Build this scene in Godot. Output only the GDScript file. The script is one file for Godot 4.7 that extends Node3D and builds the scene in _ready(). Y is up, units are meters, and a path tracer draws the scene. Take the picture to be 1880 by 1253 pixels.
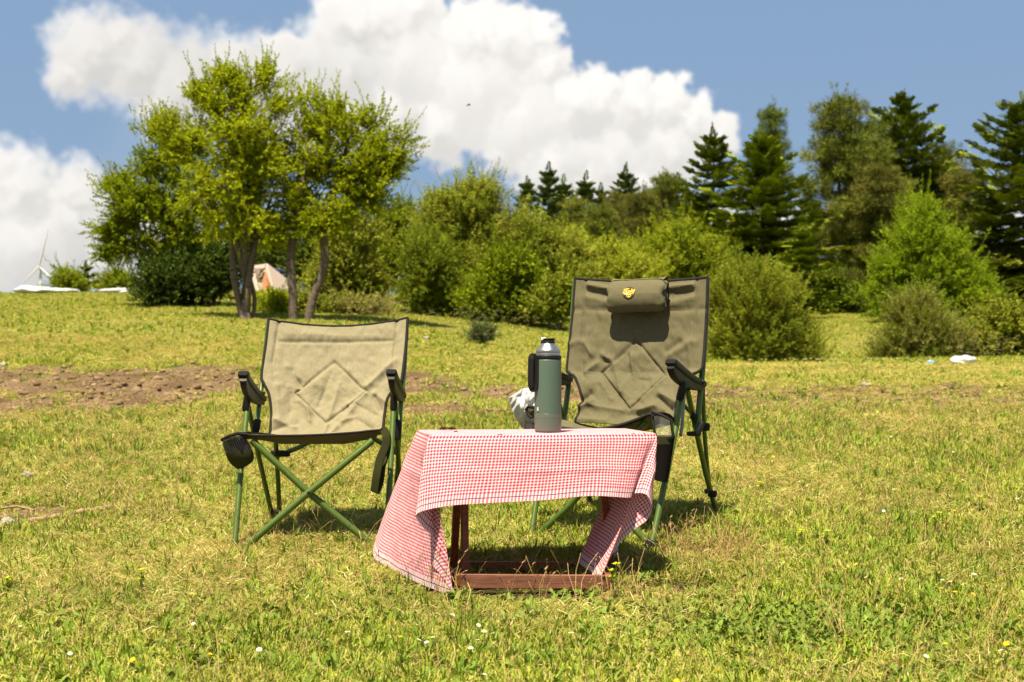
extends Node3D
# A hillside meadow with two folding camp chairs and a low table under a gingham cloth. y is up, metres, the camera looks along -z.

const F := 2350.0                     # focal length, in 1880ths of the picture's width
const EYE := Vector3(0, 0.958, 0)
const TILT := 0.02702                 # the camera looks up by 1.55 degrees
var cam_basis := Basis(Vector3.RIGHT, TILT)
var rng := RandomNumberGenerator.new()
var n_soft := FastNoiseLite.new()
var n_fine := FastNoiseLite.new()
var n_fold := FastNoiseLite.new()
var taken := {}
var mats := {}


# ---------------------------------------------------------------- mesh builder
class MB:
	var v := PackedVector3Array()
	var uv := PackedVector2Array()
	var c := PackedColorArray()
	var ix := PackedInt32Array()
	var col := Color.WHITE
	var use_c := false

	func vert(p: Vector3, t := Vector2.ZERO) -> int:
		v.append(p)
		uv.append(t)
		c.append(col)
		return v.size() - 1

	func tri(a: Vector3, b: Vector3, d: Vector3) -> void:
		var k := v.size()
		vert(a, Vector2(0, 0)); vert(b, Vector2(1, 0)); vert(d, Vector2(0.5, 1))
		ix.append(k); ix.append(k + 1); ix.append(k + 2)

	func quad(a: Vector3, b: Vector3, d: Vector3, e: Vector3) -> void:
		var k := v.size()
		vert(a, Vector2(0, 0)); vert(b, Vector2(1, 0)); vert(d, Vector2(1, 1)); vert(e, Vector2(0, 1))
		for q in [0, 1, 2, 0, 2, 3]:
			ix.append(k + q)

	# a grid of nu x nv points, row after row
	func grid(pts: PackedVector3Array, nu: int, nv: int, tex := PackedVector2Array()) -> void:
		var k := v.size()
		for j in nv:
			for i in nu:
				vert(pts[j * nu + i], tex[j * nu + i] if tex.size() else Vector2(float(i) / (nu - 1), float(j) / (nv - 1)))
		for j in nv - 1:
			for i in nu - 1:
				var a := k + j * nu + i
				ix.append(a); ix.append(a + 1); ix.append(a + nu + 1)
				ix.append(a); ix.append(a + nu + 1); ix.append(a + nu)

	func tube(pts: Array, rad: Variant, sides := 10, flat := 1.0) -> void:
		var k := v.size()
		var n := pts.size()
		var side := Vector3.ZERO
		for i in n:
			var dir: Vector3 = (pts[mini(i + 1, n - 1)] - pts[maxi(i - 1, 0)]).normalized()
			if side == Vector3.ZERO:
				side = dir.cross(Vector3.UP if absf(dir.y) < 0.9 else Vector3.RIGHT).normalized()
			side = (side - dir * side.dot(dir)).normalized()
			var up := dir.cross(side)
			var r: float = rad[i] if rad is Array else rad
			for s in sides:
				var a := TAU * s / sides
				vert(pts[i] + (side * cos(a) + up * sin(a) * flat) * r, Vector2(float(s) / sides, float(i)))
		for i in n - 1:
			for s in sides:
				var a := k + i * sides + s
				var b := k + i * sides + (s + 1) % sides
				ix.append(a); ix.append(a + sides); ix.append(b + sides)
				ix.append(a); ix.append(b + sides); ix.append(b)
		for e in [0, n - 1]:
			var m := v.size()
			for s in sides:
				vert(v[k + e * sides + s])
			vert(pts[e])
			for s in sides:
				if e == 0:
					ix.append(m + sides); ix.append(m + s); ix.append(m + (s + 1) % sides)
				else:
					ix.append(m + sides); ix.append(m + (s + 1) % sides); ix.append(m + s)

	# a box with chamfered edges
	func box(at: Vector3, b: Basis, size: Vector3, ch := 0.003) -> void:
		var h := size * 0.5
		var pos := func(sx, sy, sz, axis) -> Vector3:
			var q := Vector3(sx * h.x, sy * h.y, sz * h.z)
			for ax in 3:
				if ax != axis:
					q[ax] -= signf(q[ax]) * ch
			return at + b * q
		for axis in 3:
			var u := (axis + 1) % 3
			var w := (axis + 2) % 3
			for s in [-1, 1]:
				var cor := []
				for k in [[-1, -1], [1, -1], [1, 1], [-1, 1]]:
					var sg := [0, 0, 0]
					sg[axis] = s; sg[u] = k[0]; sg[w] = k[1]
					cor.append(pos.call(sg[0], sg[1], sg[2], axis))
				if s > 0:
					quad(cor[0], cor[3], cor[2], cor[1])
				else:
					quad(cor[0], cor[1], cor[2], cor[3])
		for axis in 3:                    # edges
			var u := (axis + 1) % 3
			var w := (axis + 2) % 3
			for k in [[-1, -1], [1, -1], [1, 1], [-1, 1]]:
				var sg := [0, 0, 0]
				sg[u] = k[0]; sg[w] = k[1]
				var e := []
				for s in [-1, 1]:
					sg[axis] = s
					e.append(pos.call(sg[0], sg[1], sg[2], u) - b[axis] * 0.0)
					e.append(pos.call(sg[0], sg[1], sg[2], w))
				if k[0] * k[1] > 0:
					quad(e[0], e[1], e[3], e[2])
				else:
					quad(e[0], e[2], e[3], e[1])
		for sx in [-1, 1]:
			for sy in [-1, 1]:
				for sz in [-1, 1]:
					var a: Vector3 = pos.call(sx, sy, sz, 0)
					var d: Vector3 = pos.call(sx, sy, sz, 1)
					var e: Vector3 = pos.call(sx, sy, sz, 2)
					if sx * sy * sz > 0:
						tri(a, e, d)
					else:
						tri(a, d, e)

	func lathe(profile: Array, at: Vector3, sides := 32, axis := Basis.IDENTITY) -> void:
		var k := v.size()
		var n := profile.size()
		for i in n:
			for s in sides + 1:
				var a := TAU * s / sides
				vert(at + axis * Vector3(cos(a) * profile[i].x, profile[i].y, sin(a) * profile[i].x), Vector2(float(s) / sides, float(i) / (n - 1)))
		for i in n - 1:
			for s in sides:
				var a := k + i * (sides + 1) + s
				ix.append(a); ix.append(a + 1); ix.append(a + sides + 2)
				ix.append(a); ix.append(a + sides + 2); ix.append(a + sides + 1)

	func ball(at: Vector3, r: Vector3, b := Basis.IDENTITY, nu := 14, nv := 8) -> void:
		var pts := PackedVector3Array()
		for j in nv + 1:
			for i in nu + 1:
				var a := TAU * i / nu
				var e := PI * (float(j) / nv - 0.5)
				pts.append(at + b * Vector3(cos(a) * cos(e) * r.x, sin(e) * r.y, sin(a) * cos(e) * r.z))
		grid(pts, nu + 1, nv + 1)

	func mesh(shift := Vector3.ZERO, weld := false) -> ArrayMesh:
		var nr := PackedVector3Array()
		nr.resize(v.size())
		var q := 0
		while q < ix.size():
			var a := ix[q]
			var b := ix[q + 1]
			var d := ix[q + 2]
			var nn := (v[d] - v[a]).cross(v[b] - v[a])
			nr[a] += nn; nr[b] += nn; nr[d] += nn
			q += 3
		if weld:
			var same := {}
			for i in v.size():
				var key := Vector3i((v[i] * 20000.0).round())
				same[key] = same.get(key, Vector3.ZERO) + nr[i]
			for i in v.size():
				nr[i] = same[Vector3i((v[i] * 20000.0).round())]
		var vv := PackedVector3Array()
		vv.resize(v.size())
		for i in v.size():
			nr[i] = nr[i].normalized() if nr[i].length_squared() > 1e-30 else Vector3.UP
			vv[i] = v[i] - shift
		var arr := []
		arr.resize(Mesh.ARRAY_MAX)
		arr[Mesh.ARRAY_VERTEX] = vv
		arr[Mesh.ARRAY_NORMAL] = nr
		arr[Mesh.ARRAY_TEX_UV] = uv
		if use_c:
			arr[Mesh.ARRAY_COLOR] = c
		arr[Mesh.ARRAY_INDEX] = ix
		var m := ArrayMesh.new()
		m.add_surface_from_arrays(Mesh.PRIMITIVE_TRIANGLES, arr)
		return m


# ---------------------------------------------------------------- scene helpers
func P(px: float, py: float, d: float) -> Vector3:           # a point of the photograph at a depth, as a place in the meadow
	return EYE + cam_basis * Vector3((px - 940.0) / F * d, (626.5 - py) / F * d, -d)


func V(a: Array) -> Vector3:
	return P(a[0], a[1], a[2])


func numbered(called: String) -> String:
	taken[called] = taken.get(called, -1) + 1
	return called if taken[called] == 0 else "%s_%03d" % [called, taken[called]]


func tag(o: Node, label := "", category := "", group := "", kind := "") -> Node:
	if label: o.set_meta("label", label)
	if category: o.set_meta("category", category)
	if group: o.set_meta("group", group)
	if kind: o.set_meta("kind", kind)
	return o


func thing(called: String, at: Vector3, label: String, category: String, group := "") -> Node3D:
	var o := Node3D.new()
	o.name = numbered(called)
	add_child(o)
	o.position = at
	tag(o, label, category, group)
	return o


func origin_of(n: Node) -> Vector3:
	var p := Vector3.ZERO
	while n is Node3D and n != self:
		p += n.position
		n = n.get_parent()
	return p


# one named mesh, its points given in the scene's own coordinates, under a thing or part
func part(parent: Node, called: String, mb: MB, mat: Material, weld := false) -> MeshInstance3D:
	var o := MeshInstance3D.new()
	o.name = called if parent != self else numbered(called)
	o.mesh = mb.mesh(origin_of(parent), weld)
	o.material_override = mat
	parent.add_child(o, true)
	return o


func copies(parent: Node, called: String, mesh: Mesh, mat: Material, buf: PackedFloat32Array) -> MultiMeshInstance3D:
	var mm := MultiMesh.new()
	mm.transform_format = MultiMesh.TRANSFORM_3D
	mm.use_colors = true
	mm.mesh = mesh
	mm.instance_count = buf.size() / 16
	mm.buffer = buf
	var o := MultiMeshInstance3D.new()
	o.name = called if parent != self else numbered(called)
	o.multimesh = mm
	o.material_override = mat
	parent.add_child(o, true)
	o.set_meta("kind", "stuff")
	return o


func put(buf: PackedFloat32Array, b: Basis, o: Vector3, c: Color) -> void:
	buf.append_array(PackedFloat32Array([b.x.x, b.y.x, b.z.x, o.x, b.x.y, b.y.y, b.z.y, o.y, b.x.z, b.y.z, b.z.z, o.z, c.r, c.g, c.b, 1.0]))


func lin(r: float, g: float, b: float) -> Color:
	return Color(r, g, b).linear_to_srgb()


func mat(called: String, color: Color, rough := 0.8, more := {}) -> StandardMaterial3D:
	if mats.has(called):
		return mats[called]
	var m := StandardMaterial3D.new()
	m.resource_name = called
	m.albedo_color = color
	m.roughness = rough
	m.cull_mode = BaseMaterial3D.CULL_DISABLED
	for k in more:
		m.set(k, more[k])
	mats[called] = m
	return m


func leafmat(called: String, glow := 0.5, rough := 0.55) -> StandardMaterial3D:
	return mat(called, Color.WHITE, rough, {"vertex_color_use_as_albedo": true, "backlight_enabled": true, "backlight": Color(glow, glow, glow * 0.6), "metallic_specular": 0.14})


func noise_tex(size: int, freq: float, seed_: int, normal := false, strength := 6.0, lo := 0.75, hi := 1.0, oct := 4) -> Texture2D:
	var fn := FastNoiseLite.new()
	fn.seed = seed_
	fn.frequency = freq
	fn.fractal_octaves = oct
	var t := NoiseTexture2D.new()
	t.width = size
	t.height = size
	t.seamless = true
	t.noise = fn
	if normal:
		t.as_normal_map = true
		t.bump_strength = strength
	else:
		var g := Gradient.new()
		g.set_color(0, Color(lo, lo, lo))
		g.set_color(1, Color(hi, hi, hi))
		t.color_ramp = g
	return t


func rand_dir() -> Vector3:
	var z := rng.randf_range(-1, 1)
	var a := rng.randf() * TAU
	return Vector3(sqrt(1 - z * z) * cos(a), z, sqrt(1 - z * z) * sin(a))


func aim(y_axis: Vector3, roll := 0.0) -> Basis:             # a basis whose y runs along that way
	var y := y_axis.normalized()
	var x := y.cross(Vector3.FORWARD if absf(y.z) < 0.9 else Vector3.RIGHT).normalized()
	x = x.rotated(y, roll)
	return Basis(x, y, x.cross(y))


func smooth_path(pts: Array, per := 6) -> Array:              # Catmull-Rom through the points
	var out := []
	var n := pts.size()
	for i in n - 1:
		var a: Vector3 = pts[maxi(i - 1, 0)]
		var b: Vector3 = pts[i]
		var c: Vector3 = pts[i + 1]
		var d: Vector3 = pts[mini(i + 2, n - 1)]
		for k in per:
			out.append(b.cubic_interpolate(c, a, d, float(k) / per))
	out.append(pts[n - 1])
	return out


func along(pts: Array, t: float) -> Vector3:                  # t from 0 to 1 over equal steps of the points
	var f := clampf(t, 0, 1) * (pts.size() - 1)
	var i := mini(int(f), pts.size() - 2)
	return pts[i].lerp(pts[i + 1], f - i)


# ---------------------------------------------------------------- the lie of the land
const NEAR_SLOPE := 0.06
const LEFT_K := [[0, -0.958], [11, -0.298], [16, 0.10], [20, 0.45], [28, 1.25], [36, 2.06], [45, 2.93], [52, 3.28], [60, 3.35], [80, 2.6], [130, -1.5], [300, -22], [900, -60], [2500, -60]]
const RIGHT_K := [[0, -0.958], [11, -0.298], [16, -0.06], [22, 0.22], [27, 0.45], [34, 1.13], [42, 1.88], [52, 2.6], [62, 3.0], [80, 3.0], [130, -1.0], [300, -22], [900, -60], [2500, -60]]


func profile(k: Array, d: float) -> float:
	if d <= k[0][1] or d <= 0:
		return k[0][1] + d * NEAR_SLOPE
	for i in k.size() - 1:
		if d <= k[i + 1][0]:
			var a: Array = k[maxi(i - 1, 0)]
			var b: Array = k[i]
			var c: Array = k[i + 1]
			var e: Array = k[mini(i + 2, k.size() - 1)]
			var w: float = c[0] - b[0]
			var t: float = (d - b[0]) / w
			var m0: float = (c[1] - a[1]) / (c[0] - a[0]) * w if i > 0 else NEAR_SLOPE * w
			var m1: float = (e[1] - b[1]) / (e[0] - b[0]) * w
			var t2 := t * t
			var t3 := t2 * t
			return (2 * t3 - 3 * t2 + 1) * b[1] + (t3 - 2 * t2 + t) * m0 + (-2 * t3 + 3 * t2) * c[1] + (t3 - t2) * m1
	return k[-1][1]


func dirt(x: float, z: float) -> float:                      # where the turf is worn to bare earth, 0 to 1
	var d := -z
	if d < 3.0 or d > 24.0:
		return 0.0
	var a := x / d
	var mid := lerpf(13.2, 12.6, smoothstep(-0.2, 0.0, a))
	var half := lerpf(2.9, 2.3, smoothstep(-0.2, -0.04, a))
	var amount := lerpf(1.0, 0.78, smoothstep(0.05, 0.2, a))
	var n := n_soft.get_noise_2d(x * 5.0, z * 3.0) * 1.0 + n_soft.get_noise_2d(x * 22.0 + 50, z * 14.0) * 0.7
	var k := 1.0 - absf(d - mid) / half
	var v := smoothstep(-0.14, 0.50, k * 0.8 + n * 0.95 - 0.05) * amount
	# scuffed places near the table and the fire place at the left edge
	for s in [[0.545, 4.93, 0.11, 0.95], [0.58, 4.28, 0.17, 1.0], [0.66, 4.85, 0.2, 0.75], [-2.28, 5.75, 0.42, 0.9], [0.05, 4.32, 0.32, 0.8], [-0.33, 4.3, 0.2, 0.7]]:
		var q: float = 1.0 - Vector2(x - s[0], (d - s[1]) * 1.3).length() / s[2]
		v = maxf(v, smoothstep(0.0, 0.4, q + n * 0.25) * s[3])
	return v


func ground(x: float, z: float, fine := true) -> float:
	var d := -z
	var a := x / maxf(d, 7.0)
	var t := smoothstep(-0.2, 0.2, a)
	var h := lerpf(profile(LEFT_K, d), profile(RIGHT_K, d), t) + EYE.y
	if fine:
		h += n_soft.get_noise_2d(x * 6.0, z * 6.0) * 0.018 * smoothstep(1.0, 9.0, absf(d))
		h += n_soft.get_noise_2d(x * 1.4 + 90, z * 1.4) * 0.12 * smoothstep(8.0, 30.0, d)
		var e := dirt(x, z)
		if e > 0:
			h += e * (-0.02 + absf(n_fine.get_noise_2d(x * 30.0, z * 30.0)) * 0.13 * smoothstep(7.0, 10.0, d))
	return h


func on_ground(px: float, d: float) -> Vector3:
	var x := (px - 940.0) / F * d
	return Vector3(x, ground(x, -d), -d)


# ---------------------------------------------------------------- sky
# heaps of the clouds in view: place and size in the picture's degrees are given through its pixels
const HEAPS := [
	[165, 95, 95], [130, 130, 60], [250, 110, 100], [215, 60, 50], [330, 150, 110], [420, 120, 70], [450, 170, 115], [520, 130, 75], [545, 190, 120], [640, 120, 110], [655, 40, 75], [700, 40, 85], [740, 110, 130], [760, 10, 70],
	[880, 60, 85], [930, 70, 90], [985, 60, 55], [1000, 115, 55], [870, 160, 140], [720, 205, 95], [640, 235, 80], [800, 235, 85], [960, 220, 120], [1060, 190, 75], [1100, 170, 55], [1160, 190, 75], [1215, 195, 70], [1270, 215, 60], [1300, 245, 60],
	[1230, 270, 100], [1120, 290, 95], [1010, 300, 80], [925, 280, 50], [1330, 260, 35], [1080, 330, 60], [1180, 340, 60], [280, 200, 45], [1245, 150, 26], [1170, 140, 30], [300, 185, 60], [1020, 350, 40],
	[40, 350, 85], [-40, 330, 90], [130, 355, 72], [120, 400, 90], [200, 385, 62], [240, 440, 70], [60, 440, 110], [-60, 460, 120], [190, 470, 70], [300, 480, 60], [-140, 420, 120], [5, 300, 40], [380, 470, 60],
	[765, 420, 22], [790, 440, 22], [740, 440, 25], [1330, 420, 60], [1440, 430, 60], [1550, 410, 45], [1640, 440, 60], [1760, 420, 55], [1860, 390, 50], [1960, 420, 80], [2100, 380, 110],
]


func heap_field(wx: float, wy: float) -> float:
	var m := -1.0
	var soft := 0.0
	for h in HEAPS:
		var dx: float = wx - h[0]
		var dy: float = wy - h[1]
		var r: float = h[2]
		var d2 := dx * dx + dy * dy
		if d2 < r * r * 2.2:
			var k := 1.0 - sqrt(d2) / r
			m = maxf(m, k * minf(1.0, r / 70.0))
			soft += maxf(0.0, k + 0.15)
	return m + minf(soft * 0.05, 0.2)


func sky_color(dir: Vector3, puffs: FastNoiseLite, wisps: FastNoiseLite, near_view: bool) -> Color:
	var y := dir.y
	var blue := Color(0.088, 0.148, 0.240).lerp(Color(0.150, 0.212, 0.285), pow(1.0 - clampf(y, 0, 1), 7.0))
	if y < 0.0:
		return Color(0.13, 0.12, 0.08)
	var q: Vector3 = dir / maxf(0.05, y + 0.28)
	var w := wisps.get_noise_3d(dir.x * 260, dir.y * 420, dir.z * 260)
	var m := -1.0
	var slope := 0.0
	var px := 0.0
	var py := 0.0
	if near_view:
		var e := cam_basis.inverse() * dir
		px = 940.0 + F * e.x / -e.z
		py = 626.5 - F * e.y / -e.z
		var wx := px + w * 16.0 + wisps.get_noise_2d(px * 0.9, py * 0.9) * 26.0
		var wy := py + wisps.get_noise_2d(px * 0.9 + 700, py * 0.9) * 26.0
		m = heap_field(wx, wy)
		if m > -0.2:
			slope = m - heap_field(wx - 9, wy - 26)
	else:
		var big := wisps.get_noise_3d(q.x * 48, q.y * 48, q.z * 48)
		m = big * 1.5 - 0.12 + w * 0.10
	var puff := puffs.get_noise_3d(dir.x * 520, dir.y * 520, dir.z * 520)
	var crisp := smoothstep(380, 720, px) if near_view and py < 330 else 0.25
	var dens := smoothstep(lerpf(-0.22, -0.06, crisp), lerpf(0.42, 0.26, crisp), m + puff * lerpf(0.08, 0.14, crisp) + w * lerpf(0.26, 0.13, crisp))
	# thin veils
	var veil := 0.06 + smoothstep(-0.2, 0.45, wisps.get_noise_3d(dir.x * 70 + 40, dir.y * 160, dir.z * 70)) * 0.62 * (1.0 - smoothstep(-0.16, 0.02, dir.x))
	# the tops are white, the bellies grey
	var thick := smoothstep(0.02, 0.55, m)
	var belly := wisps.get_noise_3d(dir.x * 95 + 9, dir.y * 130 + 30, dir.z * 95)
	var light := 0.835 - 0.04 * thick + 0.05 * puff + 0.08 * w + 0.15 * belly * thick + 0.30 * clampf(slope, -0.3, 0.4)
	if near_view:
		light += 0.05 * smoothstep(330, 120, py) * smoothstep(500, 760, px)
		light -= 0.10 * smoothstep(430, 520, py)
		light += 0.08 * smoothstep(0.28, 0.05, m)
	light = clampf(light, 0.55, 0.95)
	light *= 0.475
	var cloud := Color(light, light * 0.972, light * 0.93)
	return blue.lerp(Color(0.30, 0.31, 0.315), veil).lerp(cloud, dens)


func make_sky() -> ImageTexture:
	var puffs := FastNoiseLite.new()
	puffs.noise_type = FastNoiseLite.TYPE_CELLULAR
	puffs.cellular_return_type = FastNoiseLite.RETURN_DISTANCE
	puffs.frequency = 0.045
	puffs.fractal_type = FastNoiseLite.FRACTAL_FBM
	puffs.fractal_octaves = 3
	puffs.seed = 5
	var wisps := FastNoiseLite.new()
	wisps.noise_type = FastNoiseLite.TYPE_SIMPLEX_SMOOTH
	wisps.frequency = 0.02
	wisps.fractal_octaves = 5
	wisps.seed = 11
	var w := 4096
	var h := 2048
	var im := Image.create_empty(512, 256, false, Image.FORMAT_RGBF)
	for j in 256:
		var e := PI * (0.5 - (j + 0.5) / 256)
		for i in 512:
			var a := TAU * (i + 0.5) / 512
			im.set_pixel(i, j, sky_color(Vector3(sin(a) * cos(e), sin(e), -cos(a) * cos(e)), puffs, wisps, false))
	im.resize(w, h, Image.INTERPOLATE_BILINEAR)
	for j in range(int(h * (0.5 - 27.0 / 180)), h / 2 + 2):
		var e := PI * (0.5 - (j + 0.5) / h)
		for i in range(int(w * (0.5 - 36.0 / 360)), int(w * (0.5 + 36.0 / 360))):
			var a := TAU * ((i + 0.5) / w - 0.5)
			var d := Vector3(sin(a) * cos(e), sin(e), -cos(a) * cos(e))
			var inside := smoothstep(36.0, 27.0, absf(rad_to_deg(a))) * smoothstep(27.0, 18.5, rad_to_deg(e))
			var c := sky_color(d, puffs, wisps, true)
			var at := posmod(i - w / 2, w)
			im.set_pixel(at, j, im.get_pixel(at, j).lerp(c, inside))
	return ImageTexture.create_from_image(im)


func light_and_lens() -> void:
	var cam := Camera3D.new()
	cam.name = "camera"
	cam.position = EYE
	cam.basis = cam_basis
	var att := CameraAttributesPhysical.new()
	att.frustum_focal_length = 12.0 * F / 626.5
	att.frustum_far = 4000.0
	att.frustum_near = 0.05
	att.frustum_focus_distance = 4.6
	att.exposure_aperture = 5.6
	cam.fov = rad_to_deg(2 * atan(626.5 / F))
	cam.far = 4000.0
	cam.attributes = att
	cam.current = true
	add_child(cam)
	var env := Environment.new()
	env.background_mode = Environment.BG_SKY
	env.sky = Sky.new()
	var sm := PanoramaSkyMaterial.new()
	sm.panorama = make_sky()
	sm.energy_multiplier = 0.91
	env.sky.sky_material = sm
	env.tonemap_mode = Environment.TONE_MAPPER_LINEAR
	env.tonemap_exposure = 2.6
	env.sdfgi_enabled = true
	env.ssao_enabled = true
	env.ssil_enabled = true
	var we := WorldEnvironment.new()
	we.name = "world_environment"
	we.environment = env
	add_child(we)
	var sun := DirectionalLight3D.new()
	sun.name = "sun"
	sun.light_energy = 1.55
	sun.light_color = Color(1.0, 0.945, 0.835)
	sun.light_angular_distance = 0.55
	sun.shadow_enabled = true
	add_child(sun)
	sun.look_at_from_position(Vector3(-0.16, 0.93, 0.345) * 50, Vector3.ZERO)


# ---------------------------------------------------------------- the meadow
func turf(x: float, z: float) -> Color:                       # r: how dry, g: how lush, b: tone
	var a := n_soft.get_noise_2d(x * 9.0 + 300, z * 6.0)
	var b := n_soft.get_noise_2d(x * 2.2 - 70, z * 1.5 + 20)
	var d := -z
	var dry := 0.40 + a * 0.70 + b * 0.40
	dry -= smoothstep(4.1, 3.3, d) * 0.42 * (0.6 + n_soft.get_noise_2d(x * 12, z * 12 + 99))
	dry += smoothstep(14, 22, d) * 0.10
	for s in [[0.72, 4.75, 0.42, 0.6], [0.45, 4.22, 0.35, 0.35], [-0.55, 4.5, 0.5, 0.12], [1.2, 4.6, 0.6, 0.2], [-1.4, 4.4, 0.7, 0.15], [0.75, 3.75, 0.42, -0.45], [0.15, 3.4, 0.5, -0.2]]:
		dry += s[3] * smoothstep(1.0, 0.2, Vector2(x - s[0], d - s[1]).length() / s[2])
	return Color(clampf(dry, 0, 1), clampf(0.5 - a * 0.5 + n_fine.get_noise_2d(x * 20, z * 20) * 0.5, 0, 1), clampf(0.5 + n_soft.get_noise_2d(x * 30, z * 22 + 7) * 0.8, 0, 1))


func soil(x: float, z: float) -> Color:
	var t := turf(x, z)
	var d := -z
	var green := Color(0.095, 0.105, 0.017).lerp(Color(0.21, 0.18, 0.055), t.r)
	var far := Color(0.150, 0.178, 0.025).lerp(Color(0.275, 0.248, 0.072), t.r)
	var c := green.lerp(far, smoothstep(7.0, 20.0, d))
	var e := dirt(x, z)
	if e > 0:
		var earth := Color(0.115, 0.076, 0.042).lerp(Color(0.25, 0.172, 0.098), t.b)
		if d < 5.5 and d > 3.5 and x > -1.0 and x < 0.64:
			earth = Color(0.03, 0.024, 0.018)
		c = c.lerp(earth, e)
	return c


func build_ground() -> void:
	var zs := [60.0, 30.0, 15.0, 8.0, 4.0, 2.0, 0.5, -1.0]
	var z := -1.8
	while z > -2400:
		zs.append(z)
		z -= maxf(0.05, (-z - 3.0) * 0.0115) if z > -60 else -z * 0.05
	var us := []
	for i in 161:
		var u := (i - 80) / 80.0
		us.append(signf(u) * (0.52 * absf(u) + 2.4 * pow(absf(u), 6.0)))
	var mb := MB.new()
	mb.use_c = true
	var pts := PackedVector3Array()
	var cols := PackedColorArray()
	for zz in zs:
		for u in us:
			var x: float = u * (maxf(-zz, 4.0) + 1.0) if zz < 0 else u * 5.0 * (1.0 + zz * 0.15)
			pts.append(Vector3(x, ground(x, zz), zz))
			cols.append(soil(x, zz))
	mb.grid(pts, us.size(), zs.size())
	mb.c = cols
	var m := mat("turf soil", Color.WHITE, 0.95, {"vertex_color_use_as_albedo": true, "albedo_texture": noise_tex(512, 0.06, 3, false, 0, 0.45, 1.15), "uv1_triplanar": true, "uv1_world_triplanar": true, "uv1_scale": Vector3.ONE * 0.9, "metallic_specular": 0.1,
		"heightmap_enabled": true, "heightmap_texture": noise_tex(512, 0.05, 8), "heightmap_scale": 2.5})
	tag(part(self, "ground", mb, m), "grassy hillside meadow rising to a crest on the left", "", "", "structure")


func blade(mb: MB, foot: Vector3, dir: Vector3, side: Vector3, len: float, wide: float, droop: float, c: Color) -> void:
	var tip := foot + dir * len + Vector3.DOWN * droop * len
	var mid := foot + dir * len * 0.55 + Vector3.UP * droop * len * 0.12
	mb.col = c
	var k := mb.v.size()
	mb.vert(foot - side * wide * 0.5); mb.vert(foot + side * wide * 0.5)
	mb.vert(mid + side * wide * 0.42); mb.vert(mid - side * wide * 0.42)
	mb.vert(tip)
	for q in [0, 1, 2, 0, 2, 3, 3, 2, 4]:
		mb.ix.append(k + q)


func tuft(kind: int, seed_: int) -> ArrayMesh:
	rng.seed = seed_
	var mb := MB.new()
	mb.use_c = true
	var n: int = [30, 30, 14, 9][kind]
	for i in n:
		var a := rng.randf() * TAU
		var r: float = rng.randf() * [0.032, 0.05, 0.02, 0.03][kind]
		var foot := Vector3(cos(a) * r, -0.004, sin(a) * r)
		var b := rng.randf() * TAU
		var lean := rng.randf_range(0.3, 1.35)
		var len := rng.randf_range(0.018, 0.046)
		var wide := rng.randf_range(0.0016, 0.0034)
		var g := rng.randf()
		var c := Color(0.100, 0.158, 0.013).lerp(Color(0.230, 0.262, 0.032), g)
		if rng.randf() < 0.25:
			c = Color(0.39, 0.335, 0.135).lerp(Color(0.24, 0.215, 0.06), rng.randf())
		if kind == 1:                                          # dry thatch, lying about
			lean = rng.randf_range(1.05, 1.5)
			len = rng.randf_range(0.025, 0.07)
			wide = rng.randf_range(0.0009, 0.0017)
			foot.y = rng.randf_range(0.0, 0.022)
			c = Color(0.345, 0.295, 0.105).lerp(Color(0.205, 0.185, 0.045), rng.randf())
			if rng.randf() < 0.38:
				c = Color(0.145, 0.19, 0.024)
			if rng.randf() < 0.07:
				c = Color(0.50, 0.43, 0.20)
		elif kind == 2:                                        # lush taller blades
			lean = rng.randf_range(0.15, 0.9)
			len = rng.randf_range(0.035, 0.085)
			wide = rng.randf_range(0.003, 0.006)
			c = Color(0.072, 0.138, 0.014).lerp(Color(0.175, 0.24, 0.030), g)
		elif kind == 3:                                        # small broad leaves
			lean = rng.randf_range(0.6, 1.35)
			len = rng.randf_range(0.018, 0.042)
			wide = rng.randf_range(0.009, 0.017)
			c = Color(0.085, 0.150, 0.014).lerp(Color(0.20, 0.26, 0.050), g)
		var dir := Vector3(cos(b) * sin(lean), cos(lean), sin(b) * sin(lean))
		var side := dir.cross(Vector3.UP).normalized().rotated(dir, rng.randf_range(-0.7, 0.7))
		blade(mb, foot, dir, side, len, wide, rng.randf_range(0.0, 0.35), c)
	return mb.mesh()


func straw(seed_: int) -> ArrayMesh:                           # a few thin stems with seed heads
	rng.seed = seed_
	var mb := MB.new()
	mb.use_c = true
	for i in 3:
		var b := rng.randf() * TAU
		var lean := rng.randf_range(0.1, 0.9)
		var len := rng.randf_range(0.09, 0.2)
		var c := Color(0.48, 0.36, 0.15).lerp(Color(0.33, 0.22, 0.10), rng.randf())
		var p := Vector3(rng.randf_range(-0.02, 0.02), 0, rng.randf_range(-0.02, 0.02))
		var dir := Vector3(cos(b) * sin(lean), cos(lean), sin(b) * sin(lean))
		var side := dir.cross(Vector3(0.3, 0.2, 1)).normalized()
		for k in 3:
			var q := p + dir * len / 3.0
			mb.col = c
			mb.quad(p - side * 0.0009, p + side * 0.0009, q + side * 0.0008, q - side * 0.0008)
			var s2 := dir.cross(side).normalized()
			mb.quad(p - s2 * 0.0009, p + s2 * 0.0009, q + s2 * 0.0008, q - s2 * 0.0008)
			p = q
			dir = (dir + Vector3(rng.randf_range(-0.3, 0.3), -0.16, rng.randf_range(-0.3, 0.3))).normalized()
		for k in 4:
			blade(mb, p - dir * 0.024 * rng.randf(), (dir + rand_dir() * 0.3).normalized(), rand_dir().cross(dir).normalized(), 0.011, 0.0025, 0.1, c.lerp(Color(0.36, 0.2, 0.12), 0.5))
	return mb.mesh()


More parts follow.
